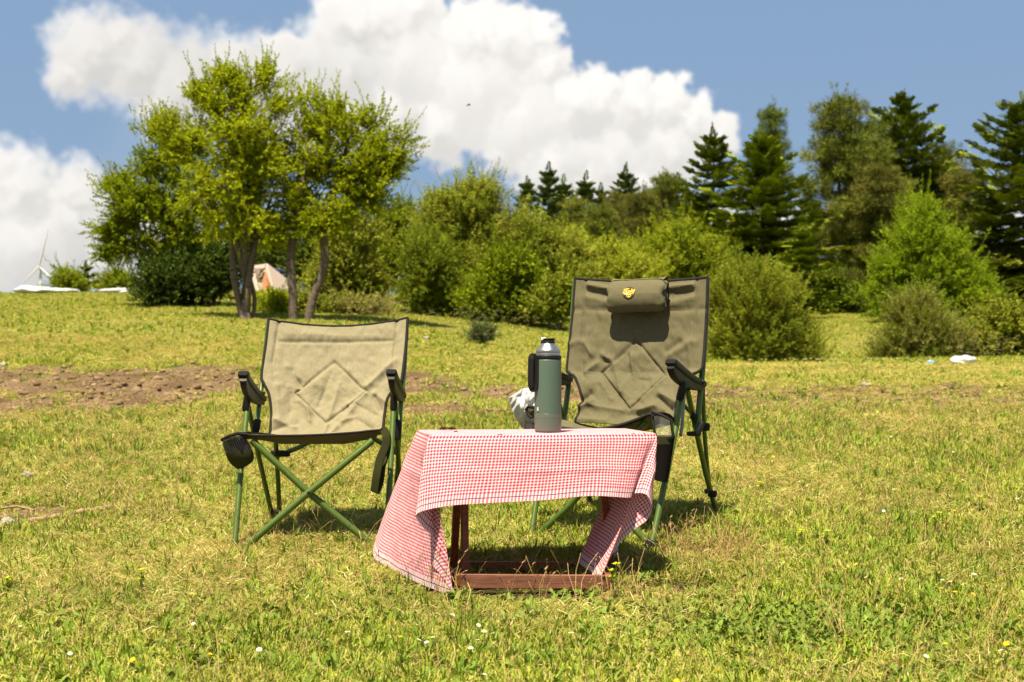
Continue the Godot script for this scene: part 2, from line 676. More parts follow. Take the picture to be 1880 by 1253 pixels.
func build_grass() -> void:
	var m := leafmat("grass blade", 0.55, 0.5)
	var kinds := [[], [], [], []]
	var bufs := [[], [], [], []]
	for k in 4:
		for v in 4:
			kinds[k].append(tuft(k, 100 + k * 10 + v))
			bufs[k].append(PackedFloat32Array())
	rng.seed = 77
	# each band of distance: from, to, tufts per square metre, size
	for band in [[2.6, 5.2, 2800.0, 0.95], [5.2, 8.0, 1400.0, 1.05], [8.0, 13.0, 620.0, 1.35], [13.0, 22.0, 190.0, 1.9], [22.0, 62.0, 42.0, 2.6]]:
		var d0: float = band[0]
		var d1: float = band[1]
		var area := 0.46 * (d1 * d1 - d0 * d0) + 1.2 * (d1 - d0)
		for i in int(area * band[2]):
			var d := sqrt(lerpf(d0 * d0, d1 * d1, rng.randf()))
			var x := rng.randf_range(-1, 1) * (0.46 * d + 0.6)
			var z := -d
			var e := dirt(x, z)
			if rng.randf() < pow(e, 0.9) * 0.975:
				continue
			var t := turf(x, z)
			var kind := 0
			var r := rng.randf()
			if r < t.r * 0.60:
				kind = 1
			elif r > 0.93 - 0.10 * t.g:
				kind = 3 if rng.randf() < 0.55 else 2
			if d > 22 and kind == 1:
				kind = 0
			var s: float = band[3] * rng.randf_range(0.7, 1.3) * (1.0 if kind != 0 else lerpf(1.15, 0.8, t.r))
			if absf(x - 0.07) < 0.36 and d > 3.98 and d < 4.3:
				s *= 0.42
			var tone := 1.02 + 0.40 * t.b
			var c := Color(tone * 1.12, tone * 1.06, tone * 1.16)
			c = c * Color(1.0, 1.0, 1.0).lerp(Color(1.06, 1.0, 0.95), clampf(t.r * 1.2 - 0.2, 0, 1))
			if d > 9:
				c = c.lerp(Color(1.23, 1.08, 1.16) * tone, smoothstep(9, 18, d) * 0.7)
			var b := Basis(Vector3.UP, rng.randf() * TAU) * Basis(Vector3.RIGHT, rng.randf_range(-0.25, 0.25))
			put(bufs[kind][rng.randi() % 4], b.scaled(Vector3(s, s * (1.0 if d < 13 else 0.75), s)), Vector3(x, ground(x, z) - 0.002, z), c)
	var called := ["grass", "dry_grass", "tall_grass", "clover"]
	var said := ["short green and yellowing meadow grass all over the hillside", "dry straw coloured grass lying in the meadow turf", "taller lush green blades among the short turf", "small broad leaved clover and weeds in the turf"]
	for k in 4:
		for v in 4:
			tag(copies(self, called[k], kinds[k][v], m, bufs[k][v]), said[k], "clover" if k == 3 else "grass", "", "stuff")
	# thin stems with seed heads, denser round the table
	var st := []
	var sb := []
	for v in 4:
		st.append(straw(300 + v))
		sb.append(PackedFloat32Array())
	rng.seed = 91
	for i in 3600:
		var d := sqrt(lerpf(7.0, 120.0, rng.randf()))
		var x := rng.randf_range(-1, 1) * (0.45 * d + 0.4)
		var s := rng.randf_range(0.5, 1.0)
		if i < 46:
			d = 4.08 + rng.randf() * 0.14
			x = rng.randf_range(-0.42, 0.6)
			s = rng.randf_range(0.5, 1.0)
		elif i < 150:
			d = rng.randf_range(4.6, 5.0)
			x = rng.randf_range(0.55, 0.9)
		if rng.randf() < dirt(x, -d) * 0.8:
			continue
		put(sb[rng.randi() % 4], Basis(Vector3.UP, rng.randf() * TAU).scaled(Vector3.ONE * s), Vector3(x, ground(x, -d), -d), Color.WHITE * rng.randf_range(0.8, 1.2))
	for v in 4:
		tag(copies(self, "straw", st[v], m, sb[v]), "thin bent straw stems with seed heads standing in the turf", "straw", "", "stuff")


# ---------------------------------------------------------------- foliage
func leaf(mb: MB, foot: Vector3, dir: Vector3, up: Vector3, len: float, wide: float, c: Color) -> void:
	var side := dir.cross(up).normalized()
	var mid := foot + dir * len * 0.45 - up * wide * 0.12
	mb.col = c
	var k := mb.v.size()
	mb.vert(foot); mb.vert(mid + side * wide * 0.5 + up * wide * 0.18); mb.vert(foot + dir * len - up * len * 0.08); mb.vert(mid - side * wide * 0.5 + up * wide * 0.18); mb.vert(mid)
	for q in [0, 1, 4, 1, 2, 4, 4, 2, 3, 0, 4, 3]:
		mb.ix.append(k + q)


# a twig of about one unit along y. kind 0: broad leaves, 1: feathery juniper, 2: fir spray (flat in x and y), 3: pine tuft, 4: soft larch like
func sprig(kind: int, seed_: int) -> ArrayMesh:
	rng.seed = seed_
	var mb := MB.new()
	mb.use_c = true
	if kind != 2 and kind != 3:
		mb.col = Color(0.75, 0.55, 0.9)
		mb.tube([Vector3(0, -0.5, 0), Vector3(0.02, 0.3, 0), Vector3(0, 0.95, 0.02)], [0.022, 0.016, 0.008], 4)
	if kind == 0:
		for i in 13:
			var t := (i + rng.randf()) / 13.0
			var p := Vector3(rng.randf_range(-0.06, 0.06), t, rng.randf_range(-0.06, 0.06))
			var d := (rand_dir() + Vector3(0, 0.5, 0)).normalized()
			var g := rng.randf_range(0.8, 1.2)
			leaf(mb, p, d, (rand_dir() + Vector3(0, 0.4, 0)).cross(d).normalized(), rng.randf_range(0.20, 0.34), rng.randf_range(0.13, 0.2), Color(g, g, g))
	elif kind == 1:
		for i in 26:
			var t := rng.randf()
			var p := Vector3(0, t, 0) + rand_dir() * 0.05
			var d := (rand_dir() * Vector3(1, 0.4, 1) + Vector3(0, 0.9, 0)).normalized()
			var g := rng.randf_range(0.75, 1.1) + 0.25 * t
			leaf(mb, p, d, rand_dir().cross(d).normalized(), rng.randf_range(0.16, 0.34) * (1.15 - t * 0.6), 0.045, Color(g * 1.02, g, g * 0.95))
	elif kind == 2:
		for i in 11:
			var t := (i + 0.5) / 11.0
			for s in [-1, 1]:
				var l := (0.46 * (1.0 - t * 0.75)) * rng.randf_range(0.75, 1.1)
				var d := Vector3(s * 0.78, 0.62, rng.randf_range(-0.22, 0.16)).normalized()
				var p := Vector3(0, t, -t * t * 0.10)
				var g := rng.randf_range(0.8, 1.05)
				leaf(mb, p, d, Vector3(rng.randf_range(-0.4, 0.4), 0, 1).normalized(), l, 0.085, Color(g, g, g))
				leaf(mb, p + d * l * 0.55, d, Vector3(rng.randf_range(-0.4, 0.4), 0, 1).normalized(), l * 0.55, 0.075, Color(1.75, 1.6, 1.1))
				leaf(mb, p + d * l * 0.2, d.rotated(Vector3.BACK, s * 0.5), Vector3(0, 0.3, 1).normalized(), l * 0.5, 0.05, Color(g, g, g))
		leaf(mb, Vector3(0, 0.8, -0.06), Vector3.UP, Vector3.BACK, 0.25, 0.08, Color(1.75, 1.6, 1.1))
	elif kind == 3:
		for i in 34:
			var d := (rand_dir() + Vector3(0, 0.75, 0)).normalized()
			var g := rng.randf_range(0.75, 1.25)
			leaf(mb, Vector3(0, rng.randf() * 0.45, 0), d, rand_dir().cross(d).normalized(), rng.randf_range(0.4, 0.62), 0.035, Color(g * 1.05, g, g * 0.9))
	else:
		for i in 16:
			var t := (i + rng.randf()) / 16.0
			var p := Vector3(0, t, 0) + rand_dir() * 0.04
			var d := (rand_dir() * Vector3(1, 0.5, 1) + Vector3(0, 0.45, 0)).normalized()
			var g := rng.randf_range(0.8, 1.2)
			leaf(mb, p, d, rand_dir().cross(d).normalized(), rng.randf_range(0.22, 0.36), 0.085, Color(g, g, g))
	return mb.mesh()


var sprigs := {}


func sprig_of(kind: int, v: int) -> ArrayMesh:
	var key := kind * 10 + v
	if not sprigs.has(key):
		var was := rng.state
		sprigs[key] = sprig(kind, 900 + key)
		rng.state = was
	return sprigs[key]


# branches that reach every clump from the nearest wood already there
func wood(root: Node3D, stems: Array, clumps: Array, r_trunk: float, bark: Material, called := "trunk", thin := 0.006) -> void:
	var pos := []
	var par := []
	var is_stem := []
	for s in stems:
		for i in s.size():
			pos.append(s[i])
			par.append(-1 if i == 0 else pos.size() - 2)
			is_stem.append(true)
	var order := clumps.duplicate()
	var foot: Vector3 = stems[0][0]
	order.sort_custom(func(a, b): return a.distance_squared_to(foot) < b.distance_squared_to(foot))
	for c in order:
		var best := 0
		var cost := 1e9
		for i in pos.size():
			var q: Vector3 = pos[i]
			var w: float = q.distance_to(c) + maxf(0.0, q.y - c.y) * 1.2 + (0.6 * maxf(0.0, foot.y + (stems[0][-1].y - foot.y) * 0.35 - q.y))
			if w < cost:
				cost = w
				best = i
		var a: Vector3 = pos[best]
		var l: float = a.distance_to(c)
		if l < 0.05:
			continue
		var last := best
		for k in [0.35, 0.7, 1.0]:
			var q: Vector3 = a.lerp(c, k) + Vector3.UP * sin(k * PI) * l * 0.10 + rand_dir() * l * 0.06 * (1.0 if k < 1.0 else 0.0)
			pos.append(q)
			par.append(last)
			is_stem.append(false)
			last = pos.size() - 1
	var rad := []
	rad.resize(pos.size())
	rad.fill(0.0)
	for i in range(pos.size() - 1, -1, -1):
		rad[i] = maxf(pow(rad[i], 1.0 / 2.1), thin)
		if par[i] >= 0:
			rad[par[i]] += pow(rad[i], 2.1)
	var k_r := r_trunk / maxf(rad[0], 0.001)
	var mb := MB.new()
	for i in pos.size():
		if par[i] < 0:
			continue
		var ra: float = rad[par[i]] * (k_r if k_r < 1.0 or is_stem[i] else 1.0)
		var rb: float = rad[i] * (k_r if k_r < 1.0 or is_stem[i] else 1.0)
		if is_stem[i]:
			ra = minf(ra, r_trunk)
			rb = minf(rb, r_trunk)
		else:
			ra = minf(ra, maxf(rb * 1.8, 0.012))
		mb.tube([pos[par[i]], pos[i]], [ra, rb], 7 if is_stem[i] else 5)
	part(root, called, mb, bark)


# clump centres inside ellipses of the picture [px, py, rx, ry, how many], set at a depth, as deep as they are wide
func clumps_in(blobs: Array, d: float, deep := 1.0) -> Array:
	var out := []
	for b in blobs:
		for i in b[4]:
			var q := rand_dir() * pow(rng.randf(), 0.42)
			var dd: float = d + q.z * (b[2] + b[3]) * 0.5 / F * d * deep
			var at := P(b[0], b[1], d)
			out.append(at + Vector3(q.x * b[2] * 0.86 / F * d, q.y * b[3] * 0.88 / F * d, dd * -1.0 + d))
	return out


func foliage(root: Node3D, clumps: Array, kind: int, per: int, spread: float, size: float, tints: Array, material: Material, rise := 0.4, called := "crown", shoots := 0.55) -> void:
	tints = [tints[0] * 1.18, tints[1] * 1.18]
	var base := root.position
	var mid := Vector3.ZERO
	for c in clumps:
		mid += c / clumps.size()
	var bufs := [PackedFloat32Array(), PackedFloat32Array()]
	for c in clumps:
		var tint: Color = tints[0].lerp(tints[1], rng.randf())
		var r := spread * rng.randf_range(0.6, 1.25)
		for i in per:
			var o := Vector3(rng.randfn(), rng.randfn() * 0.75, rng.randfn()) * r * 0.6
			var out: Vector3 = (c + o - mid).normalized()
			var dir := (o.normalized() * 0.6 + out * 0.5 + Vector3.UP * rise + rand_dir() * 0.55).normalized()
			var s := size * rng.randf_range(0.65, 1.3)
			var g := rng.randf_range(0.82, 1.18)
			put(bufs[rng.randi() % 2], aim(dir, rng.randf() * TAU).scaled(Vector3.ONE * s), c + o - base - dir * s * 0.4, Color(tint.r * g, tint.g * g, tint.b * g))
	# shoots that stand out of the crown's edge
	var far := 0.0
	for c in clumps:
		far += c.distance_to(mid) / clumps.size()
	for c in clumps:
		if c.distance_to(mid) < far * 0.85 or shoots <= 0.0:
			continue
		for n in 2:
			if rng.randf() > shoots:
				continue
			var dir: Vector3 = ((c - mid).normalized() * 0.8 + Vector3.UP * (rise + 0.2) + rand_dir() * 0.5).normalized()
			var long := rng.randi_range(3, 6) if kind != 1 else 2
			var p: Vector3 = c + rand_dir() * spread * 0.4
			var tint: Color = tints[0].lerp(tints[1], rng.randf_range(0.4, 1.0))
			for k in long:
				var s := size * (0.95 - 0.08 * k)
				put(bufs[rng.randi() % 2], aim((dir + rand_dir() * 0.3).normalized(), rng.randf() * TAU).scaled(Vector3(0.8, 1, 0.8) * s), p - base, tint)
				p += dir * size * 0.62
				dir = (dir + rand_dir() * 0.12).normalized()
	for v in 2:
		copies(root, called, sprig_of(kind, v), material, bufs[v])


func broadleaf(called: String, label: String, category: String, group: String, foot: Vector3, stems: Array, clumps: Array, r: float, per: int, spread: float, size: float, tints: Array, bark: Material, rise := 0.35, kind := 0) -> Node3D:
	var root := thing(called, foot, label, category, group)
	wood(root, stems, clumps, r, bark)
	foliage(root, clumps, kind, per, spread, size, tints, leafmat("leaves", 1.0, 0.5), rise)
	return root


func bush(called: String, label: String, group: String, px: float, d: float, blobs: Array, kind: int, per: int, spread: float, size: float, tints: Array, rise := 0.6, deep := 1.0) -> Node3D:
	var foot := on_ground(px, d)
	var cl := clumps_in(blobs, d, deep)
	for i in cl.size():
		cl[i].y = maxf(cl[i].y, ground(cl[i].x, cl[i].z) + 0.05)
	var root := thing(called, foot, label, "shrub" if called.contains("shrub") or called.contains("juniper") else "bush", group)
	var top := 0.2
	for q in cl:
		top = maxf(top, q.y - foot.y)
	var stems := []
	for i in 3:
		var o := Vector3(rng.randf_range(-0.3, 0.3), 0, rng.randf_range(-0.3, 0.3)) * minf(1.0, top)
		stems.append([foot + o * 0.3, foot + o + Vector3.UP * minf(0.35, top * 0.3), foot + o * 2.0 + Vector3.UP * minf(0.8, top * 0.6)])
	wood(root, stems, cl, minf(0.05, top * 0.03), mat("bush twig", lin(0.16, 0.125, 0.085), 0.9), "stems", 0.005)
	foliage(root, cl, kind, per, spread, size, tints, leafmat("bush leaves", 0.8, 0.55), rise, "foliage", 0.12 if kind == 1 else 0.62)
	return root


# a conifer: straight trunk, whorls of branches; shape(t) gives the reach as a share of the widest
func conifer(called: String, label: String, group: String, foot: Vector3, height: float, reach: float, kind: int, tints: Array, step: float, size: float, droop: float, full := 1.0, bare := 0.06, ragged := 0.2) -> Node3D:
	var root := thing(called, foot, label, "tree", group)
	var bark := mat("conifer bark", lin(0.12, 0.085, 0.06), 0.95)
	var mb := MB.new()
	var bend := Vector3(rng.randf_range(-0.15, 0.15), 0, rng.randf_range(-0.15, 0.15))
	var pts := []
	for i in 9:
		pts.append(foot + Vector3.UP * height * i / 8.0 + bend * sin(i * 0.9) * 0.5)
	var rt := height * 0.017
	mb.tube(pts, [rt * 1.15, rt, rt * 0.9, rt * 0.76, rt * 0.62, rt * 0.48, rt * 0.34, rt * 0.2, 0.012], 9)
	var br := mb
	var bufs := [PackedFloat32Array(), PackedFloat32Array()]
	var y := height * bare
	var turn := rng.randf() * TAU
	while y < height * 0.985:
		var t := y / height
		var shape := pow(1.0 - t, 0.72) * minf(1.0, 0.55 + t * 3.0) * full + 0.03
		if kind == 3:
			shape = minf(1.0, (1.0 - t) * 1.75 + 0.06) * sqrt(maxf(0.0, 1.0 - pow(t * 1.02, 3.0))) * minf(1.0, 0.35 + t * 2.2) * 0.95 + 0.05
		var n := 6 if kind != 3 else 5
		turn += 0.7
		for k in n:
			var a := turn + TAU * k / n + rng.randf_range(-0.3, 0.3)
			var l := reach * shape * rng.randf_range(1.0 - ragged * 1.6, 1.0 + ragged)
			if l < 0.08 or (kind == 3 and rng.randf() < 0.16):
				continue
			var out := Vector3(cos(a), 0, sin(a))
			var a0 := along(pts, t)
			var pitch := lerpf(-droop, 0.55, pow(t, 1.3)) + rng.randf_range(-0.12, 0.12)
			var tip := a0 + out * l * cos(pitch) + Vector3.UP * (l * sin(pitch) + l * 0.06)
			var mid := a0.lerp(tip, 0.55) + Vector3.DOWN * l * (0.10 if kind != 3 else -0.02)
			var w := maxf(0.008, l * 0.014)
			br.tube([a0, mid, tip], [w, w * 0.65, w * 0.3], 4)
			var tint: Color = tints[0].lerp(tints[1], rng.randf())
			if kind == 3 and t > 0.4:                              # upright candles at the ends of the high branches
				var up := tip
				for q in rng.randi_range(2, 4):
					var s3 := size * (0.75 - 0.12 * q)
					put(bufs[q % 2], aim(Vector3.UP + rand_dir() * 0.35 + out * 0.2, rng.randf() * TAU).scaled(Vector3(0.8, 1.1, 0.8) * s3), up - foot, tint)
					up += (Vector3.UP + rand_dir() * 0.25 + out * 0.12) * s3 * 0.75
			var count := maxi(2, int(l / step))
			for s in count:
				var f := clampf((s + 0.6) / count, 0.12, 1.0)
				if kind == 3:
					f = lerpf(0.35, 1.0, (s + rng.randf()) / count)
				var at := a0.lerp(mid, f / 0.55) if f < 0.55 else mid.lerp(tip, (f - 0.55) / 0.45)
				var fwd := (tip - mid).normalized()
				var m := 7 if kind == 2 else 13
				for q in m:
					var dir := fwd
					var side := fwd.cross(Vector3.UP).normalized()
					var s2 := size * (0.84 if kind == 2 else 1.0) * rng.randf_range(0.7, 1.25) * (0.75 + 0.35 * (1.0 - t))
					var g := rng.randf_range(0.8, 1.2)
					var b: Basis
					var o := Vector3.ZERO
					if kind == 2:
						dir = (fwd + side * rng.randf_range(-0.9, 0.9) + Vector3.UP * rng.randf_range(-0.15, 0.2)).normalized()
						var nrm := (Vector3.UP + out * 0.35 + rand_dir() * 0.3).normalized()
						o = side * rng.randf_range(-0.42, 0.42) * l * (1.05 - f * 0.75) + Vector3.DOWN * rng.randf() * l * 0.05
						var xx := dir.cross(nrm).normalized()
						b = Basis(xx, dir, xx.cross(dir)).scaled(Vector3.ONE * s2)
					else:
						o = Vector3(rng.randfn(), rng.randfn() * 0.32 + 0.1, rng.randfn()).limit_length(1.8) * size * 0.72
						dir = (fwd * 0.5 + Vector3.UP * 0.8 + rand_dir() * 0.6).normalized()
						b = aim(dir, rng.randf() * TAU).scaled(Vector3.ONE * s2)
					put(bufs[rng.randi() % 2], b, at + o - dir * s2 * 0.25 - foot, Color(tint.r * g, tint.g * g, tint.b * g))
		y += step * (1.05 if kind == 2 else 1.75) * (0.8 + 0.5 * (1.0 - t)) * rng.randf_range(0.8, 1.2)
	for k in 4:                                                # the leader
		put(bufs[k % 2], aim(Vector3.UP + rand_dir() * 0.25, rng.randf() * TAU).scaled(Vector3.ONE * size * 0.8), pts[8] - foot - Vector3.UP * size * 0.25 * k, tints[0] * 0.8)
	part(root, "trunk", mb, bark)
	for v in 2:
		copies(root, "needles", sprig_of(kind, v), leafmat("needles", 0.5, 0.55), bufs[v])
	return root


func fir_at(called: String, label: String, group: String, px: float, top: float, d: float, half: float, kind: int, tints: Array, step: float, size: float, droop := 0.25, full := 1.0, bare := 0.06, ragged := 0.2) -> Node3D:
	var foot := on_ground(px, d)
	return conifer(called, label, group, foot - Vector3.UP * 0.1, P(px, top, d).y - foot.y, half / F * d * (1.35 if kind == 2 else 1.0), kind, tints, step, size, droop, full, bare, ragged)


func build_trees() -> void:
	rng.seed = 4242
	var bark := mat("grey brown bark", lin(0.115, 0.088, 0.064), 0.95, {"normal_enabled": true, "normal_texture": noise_tex(256, 0.06, 21, true, 10.0), "uv1_triplanar": true, "uv1_scale": Vector3(3, 1, 3)})
	var dark := mat("dark bark", lin(0.07, 0.055, 0.04), 0.95)
	# the two trees in front of the crest
	var lime := [Color(0.190, 0.240, 0.008), Color(0.350, 0.400, 0.016)]
	var deep := [Color(0.145, 0.195, 0.008), Color(0.280, 0.330, 0.016)]
	var d := 28.0
	var g := on_ground(450, d)
	var cl := clumps_in([[430, 168, 52, 46, 13], [482, 142, 16, 26, 6], [405, 142, 16, 14, 4], [365, 175, 28, 28, 6], [440, 240, 88, 70, 38], [400, 330, 85, 70, 30], [490, 320, 60, 75, 24], [445, 410, 75, 45, 20], [515, 185, 20, 28, 5], [310, 215, 24, 14, 3], [330, 260, 30, 28, 6], [505, 430, 40, 30, 7]], d)
	var st := []
	for s in [[[455, 590], [452, 540], [446, 490], [430, 430], [400, 340]], [[452, 590], [458, 530], [462, 470], [468, 390], [480, 300], [478, 200]], [[444, 590], [436, 545], [430, 500], [428, 440], [440, 330], [430, 200]], [[462, 590], [466, 550], [460, 500], [475, 430], [505, 340]], [[448, 592], [445, 550], [452, 510], [450, 440], [455, 340]]]:
		var line := []
		for k in s.size():
			line.append(P(s[k][0], s[k][1] - 2, d) + Vector3(0, 0, sin(k * 2.1 + s[0][0]) * 0.13))
		st.append(smooth_path(line, 3))
	broadleaf("field_tree", "tall ragged tree with several dark stems, tallest on the meadow", "tree", "", g, st, cl, 0.075, 26, 0.28, 0.23, [deep[1], lime[1]], bark)
	cl = clumps_in([[560, 235, 36, 40, 9], [590, 300, 60, 60, 22], [545, 340, 45, 70, 16], [555, 400, 50, 45, 12], [565, 185, 16, 20, 3]], d + 0.4)
	st = [smooth_path([P(538, 592, d), P(538, 540, d), P(533, 480, d), P(540, 430, d + 0.1), P(556, 340, d), P(565, 240, d)], 3)]
	broadleaf("field_tree", "slim tree with one straight grey trunk right of the tent", "tree", "", on_ground(538, d), st, cl, 0.10, 26, 0.28, 0.23, [lime[0], lime[1]], bark)
	cl = clumps_in([[625, 230, 36, 45, 10], [670, 290, 48, 55, 18], [700, 350, 45, 45, 14], [640, 360, 55, 60, 18], [600, 415, 65, 35, 13], [700, 265, 26, 20, 5], [735, 290, 26, 8, 4], [680, 215, 16, 26, 4], [715, 310, 30, 16, 5], [610, 195, 22, 16, 4], [745, 255, 9, 16, 2]], d)
	st = [smooth_path([P(566, 594, d), P(574, 550, d), P(590, 505, d), P(597, 470, d), P(594, 420, d), P(612, 350, d), P(640, 260, d)], 3)]
	broadleaf("field_tree", "tree with a bent leaning trunk and an airy lime green crown reaching right", "tree", "", on_ground(566, d), st, cl, 0.10, 24, 0.26, 0.23, [lime[0], lime[1]], bark)
	d = 33.0
	cl = clumps_in([[310, 300, 70, 62, 26], [250, 380, 60, 60, 22], [340, 260, 40, 50, 12], [330, 380, 75, 60, 26], [225, 350, 36, 36, 9], [230, 450, 40, 36, 10], [305, 450, 66, 40, 16], [380, 450, 45, 40, 10], [185, 425, 18, 6, 2], [215, 410, 20, 18, 4], [290, 235, 26, 26, 5], [215, 330, 14, 12, 2], [205, 460, 20, 12, 4]], d)
	st = []
	for s in [[[340, 560], [336, 500], [320, 440], [290, 370]], [[352, 560], [352, 500], [350, 430], [330, 320]], [[370, 560], [376, 500], [380, 440], [360, 360]], [[330, 560], [318, 510], [290, 460], [250, 420]]]:
		var line := []
		for k in s.size():
			line.append(P(s[k][0], s[k][1], d))
		st.append(smooth_path(line, 3))
	broadleaf("field_tree", "broad bushy tree with thin dark stems, leftmost of the trees on the meadow", "tree", "", on_ground(345, d), st, cl, 0.08, 28, 0.34, 0.26, deep, dark)
	# shrubs under and behind them
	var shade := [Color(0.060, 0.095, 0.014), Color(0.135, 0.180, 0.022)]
	var mid := [Color(0.135, 0.180, 0.010), Color(0.265, 0.310, 0.018)]
	var olive := [Color(0.165, 0.205, 0.018), Color(0.300, 0.325, 0.040)]
	var warm := [Color(0.150, 0.185, 0.020), Color(0.270, 0.285, 0.036)]
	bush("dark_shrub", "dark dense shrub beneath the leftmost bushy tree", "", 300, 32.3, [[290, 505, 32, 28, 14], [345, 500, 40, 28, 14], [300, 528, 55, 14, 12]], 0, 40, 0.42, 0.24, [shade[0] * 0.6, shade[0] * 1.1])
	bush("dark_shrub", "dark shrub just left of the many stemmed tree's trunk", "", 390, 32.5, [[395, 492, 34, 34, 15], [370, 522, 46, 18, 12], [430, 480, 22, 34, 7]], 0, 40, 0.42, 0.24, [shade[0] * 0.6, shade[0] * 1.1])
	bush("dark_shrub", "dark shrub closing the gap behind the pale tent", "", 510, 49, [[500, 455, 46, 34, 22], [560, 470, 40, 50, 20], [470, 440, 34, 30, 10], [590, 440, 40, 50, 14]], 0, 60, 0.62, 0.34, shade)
	bush("green_bush", "leafy bush behind the bent trunk right of the tent", "", 630, 38, [[630, 480, 50, 50, 30], [670, 510, 40, 30, 14], [610, 520, 40, 22, 12], [650, 430, 46, 34, 14]], 0, 60, 0.48, 0.27, warm)
	bush("green_bush", "tall bush between the airy crowned tree and the wide thicket", "", 710, 41, [[710, 470, 44, 50, 26], [725, 420, 28, 34, 10], [738, 390, 9, 22, 3], [690, 520, 40, 20, 10], [745, 470, 24, 40, 8]], 0, 56, 0.48, 0.28, mid)
	bush("low_bush", "small bright green bush in the grass below the tent", "", 508, 30.5, [[505, 555, 26, 13, 9]], 0, 40, 0.24, 0.20, lime)
	bush("low_bush", "small yellow green bush between the two grey trunks", "", 560, 31, [[552, 550, 13, 20, 5], [600, 560, 30, 12, 7]], 0, 36, 0.26, 0.2, warm)
	bush("low_bush", "low weedy bush right of the bent trunk", "", 650, 31, [[640, 562, 40, 10, 9], [690, 565, 30, 10, 6]], 4, 30, 0.24, 0.22, [warm[1], Color(0.27, 0.25, 0.09)])
	# the wide thicket in the middle
	bush("thicket_bush", "tallest bush of the middle thicket, with bare shoots standing up against the sky", "", 860, 35, [[860, 400, 66, 46, 40], [820, 440, 60, 40, 24], [900, 440, 55, 40, 22], [880, 360, 45, 16, 10], [800, 380, 20, 20, 5], [870, 500, 80, 60, 30]], 4, 56, 0.42, 0.30, olive, 0.9)
	bush("thicket_bush", "grey green bush at the left end of the middle thicket", "", 790, 33.5, [[790, 490, 48, 56, 34], [770, 540, 30, 30, 12], [830, 540, 50, 34, 18]], 4, 56, 0.42, 0.28, [mid[0], olive[0]], 0.7)
	bush("thicket_bush", "bright leafy bush at the front of the middle thicket, dark beneath", "", 935, 32.5, [[930, 500, 52, 36, 26], [960, 550, 60, 34, 24], [900, 560, 50, 26, 14], [940, 585, 30, 12, 6]], 0, 56, 0.42, 0.26, [mid[0], lime[0]], 0.4)
	bush("thicket_bush", "spreading olive bush of the middle thicket, left of the tall chair's back", "", 1010, 35, [[990, 462, 62, 40, 32], [1040, 498, 50, 44, 26], [1000, 540, 60, 40, 22], [958, 428, 36, 22, 9]], 4, 56, 0.44, 0.30, [olive[0], olive[1]], 0.7)
	bush("thicket_bush", "rounded light green bush behind the tall chair's back", "", 1120, 36, [[1100, 488, 60, 30, 26], [1150, 515, 60, 34, 26], [1080, 520, 50, 40, 20], [1050, 462, 36, 20, 8]], 4, 56, 0.44, 0.30, [mid[1], olive[1]], 0.7)
	bush("thicket_bush", "yellowish low bush in front of the olive bush, close to the tall chair", "", 1020, 31.5, [[1010, 555, 44, 28, 16], [1040, 530, 30, 34, 9]], 0, 48, 0.36, 0.24, [mid[0], warm[1]], 0.4)
	bush("thicket_bush", "feathery green bush right behind the tall chair's top right corner", "", 1250, 40, [[1240, 466, 46, 40, 24], [1290, 490, 40, 44, 20], [1200, 490, 50, 40, 22], [1255, 430, 20, 18, 4]], 4, 56, 0.5, 0.34, [mid[0], mid[1]], 0.8)
	# conifers on the far rise
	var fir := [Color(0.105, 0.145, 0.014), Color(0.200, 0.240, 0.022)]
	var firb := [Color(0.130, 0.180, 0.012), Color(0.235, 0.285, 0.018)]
	var blue := [Color(0.095, 0.140, 0.034), Color(0.165, 0.210, 0.050)]
	var pine := [Color(0.085, 0.115, 0.016), Color(0.175, 0.195, 0.030)]
	var pineb := [Color(0.095, 0.108, 0.020), Color(0.180, 0.175, 0.036)]
	var n := ["small dark fir, leftmost of the far row against the cloud", "slender dark fir, tallest at the left end of the far row", "bluish fir beside the slender dark one in the far row", "pointed fir standing a little apart in the middle of the far row", "short fir in the dip of the far row", "broad fir tallest in the middle of the far row", "fir at the right end of the far row by the big firs"]
	var spec := [[968, 338, 30], [1008, 311, 34], [1036, 332, 36], [1074, 328, 32], [1104, 350, 30], [1150, 312, 44], [1248, 332, 40]]
	for i in spec.size():
		fir_at("far_fir", n[i], "", spec[i][0], spec[i][1], 80.0 + i % 3 * 3, spec[i][2] * 1.7, 2, blue, 0.5, 0.85, 0.2)
	n = ["round headed pine in front of the far firs, the left one", "brownish pine with a rounded crown in the middle of the far row", "tall grey green pine at the right of the far row"]
	spec = [[1105, 372, 52], [1180, 345, 60], [1222, 322, 50]]
	for i in 3:
		fir_at("far_pine", n[i], "", spec[i][0], spec[i][1], 66.0 + i * 3, spec[i][2], 3, pineb if i == 1 else pine, 0.42, 0.62, 0.15, 1.0, 0.1, 0.3)
	fir_at("fir_tree", "slim fir with a notched top just left of the wide sunlit fir", "", 1312, 244, 52, 92, 2, fir, 0.36, 0.72, 0.35, 1.0, 0.04, 0.25)
	fir_at("fir_tree", "wide sunlit fir with layered bright tips behind the tall chair's right edge", "", 1402, 255, 48, 132, 2, firb, 0.33, 0.72, 0.42, 1.0, 0.04, 0.2)
	fir_at("pine_tree", "thin pine whose airy top shows above the wide sunlit fir", "", 1418, 194, 58, 44, 3, blue, 0.34, 0.5, 0.0, 1.0, 0.55, 0.4)
	fir_at("fir_tree", "young bright fir standing low in front of the wide fir, dark stem showing", "", 1474, 425, 42, 50, 2, firb, 0.28, 0.48, 0.35, 1.0, 0.16, 0.2)
	fir_at("pine_tree", "big olive brown pine with open branches, tallest in the right hand group", "", 1545, 184, 52, 100, 3, pine, 0.42, 0.74, 0.1, 1.0, 0.1, 0.45)
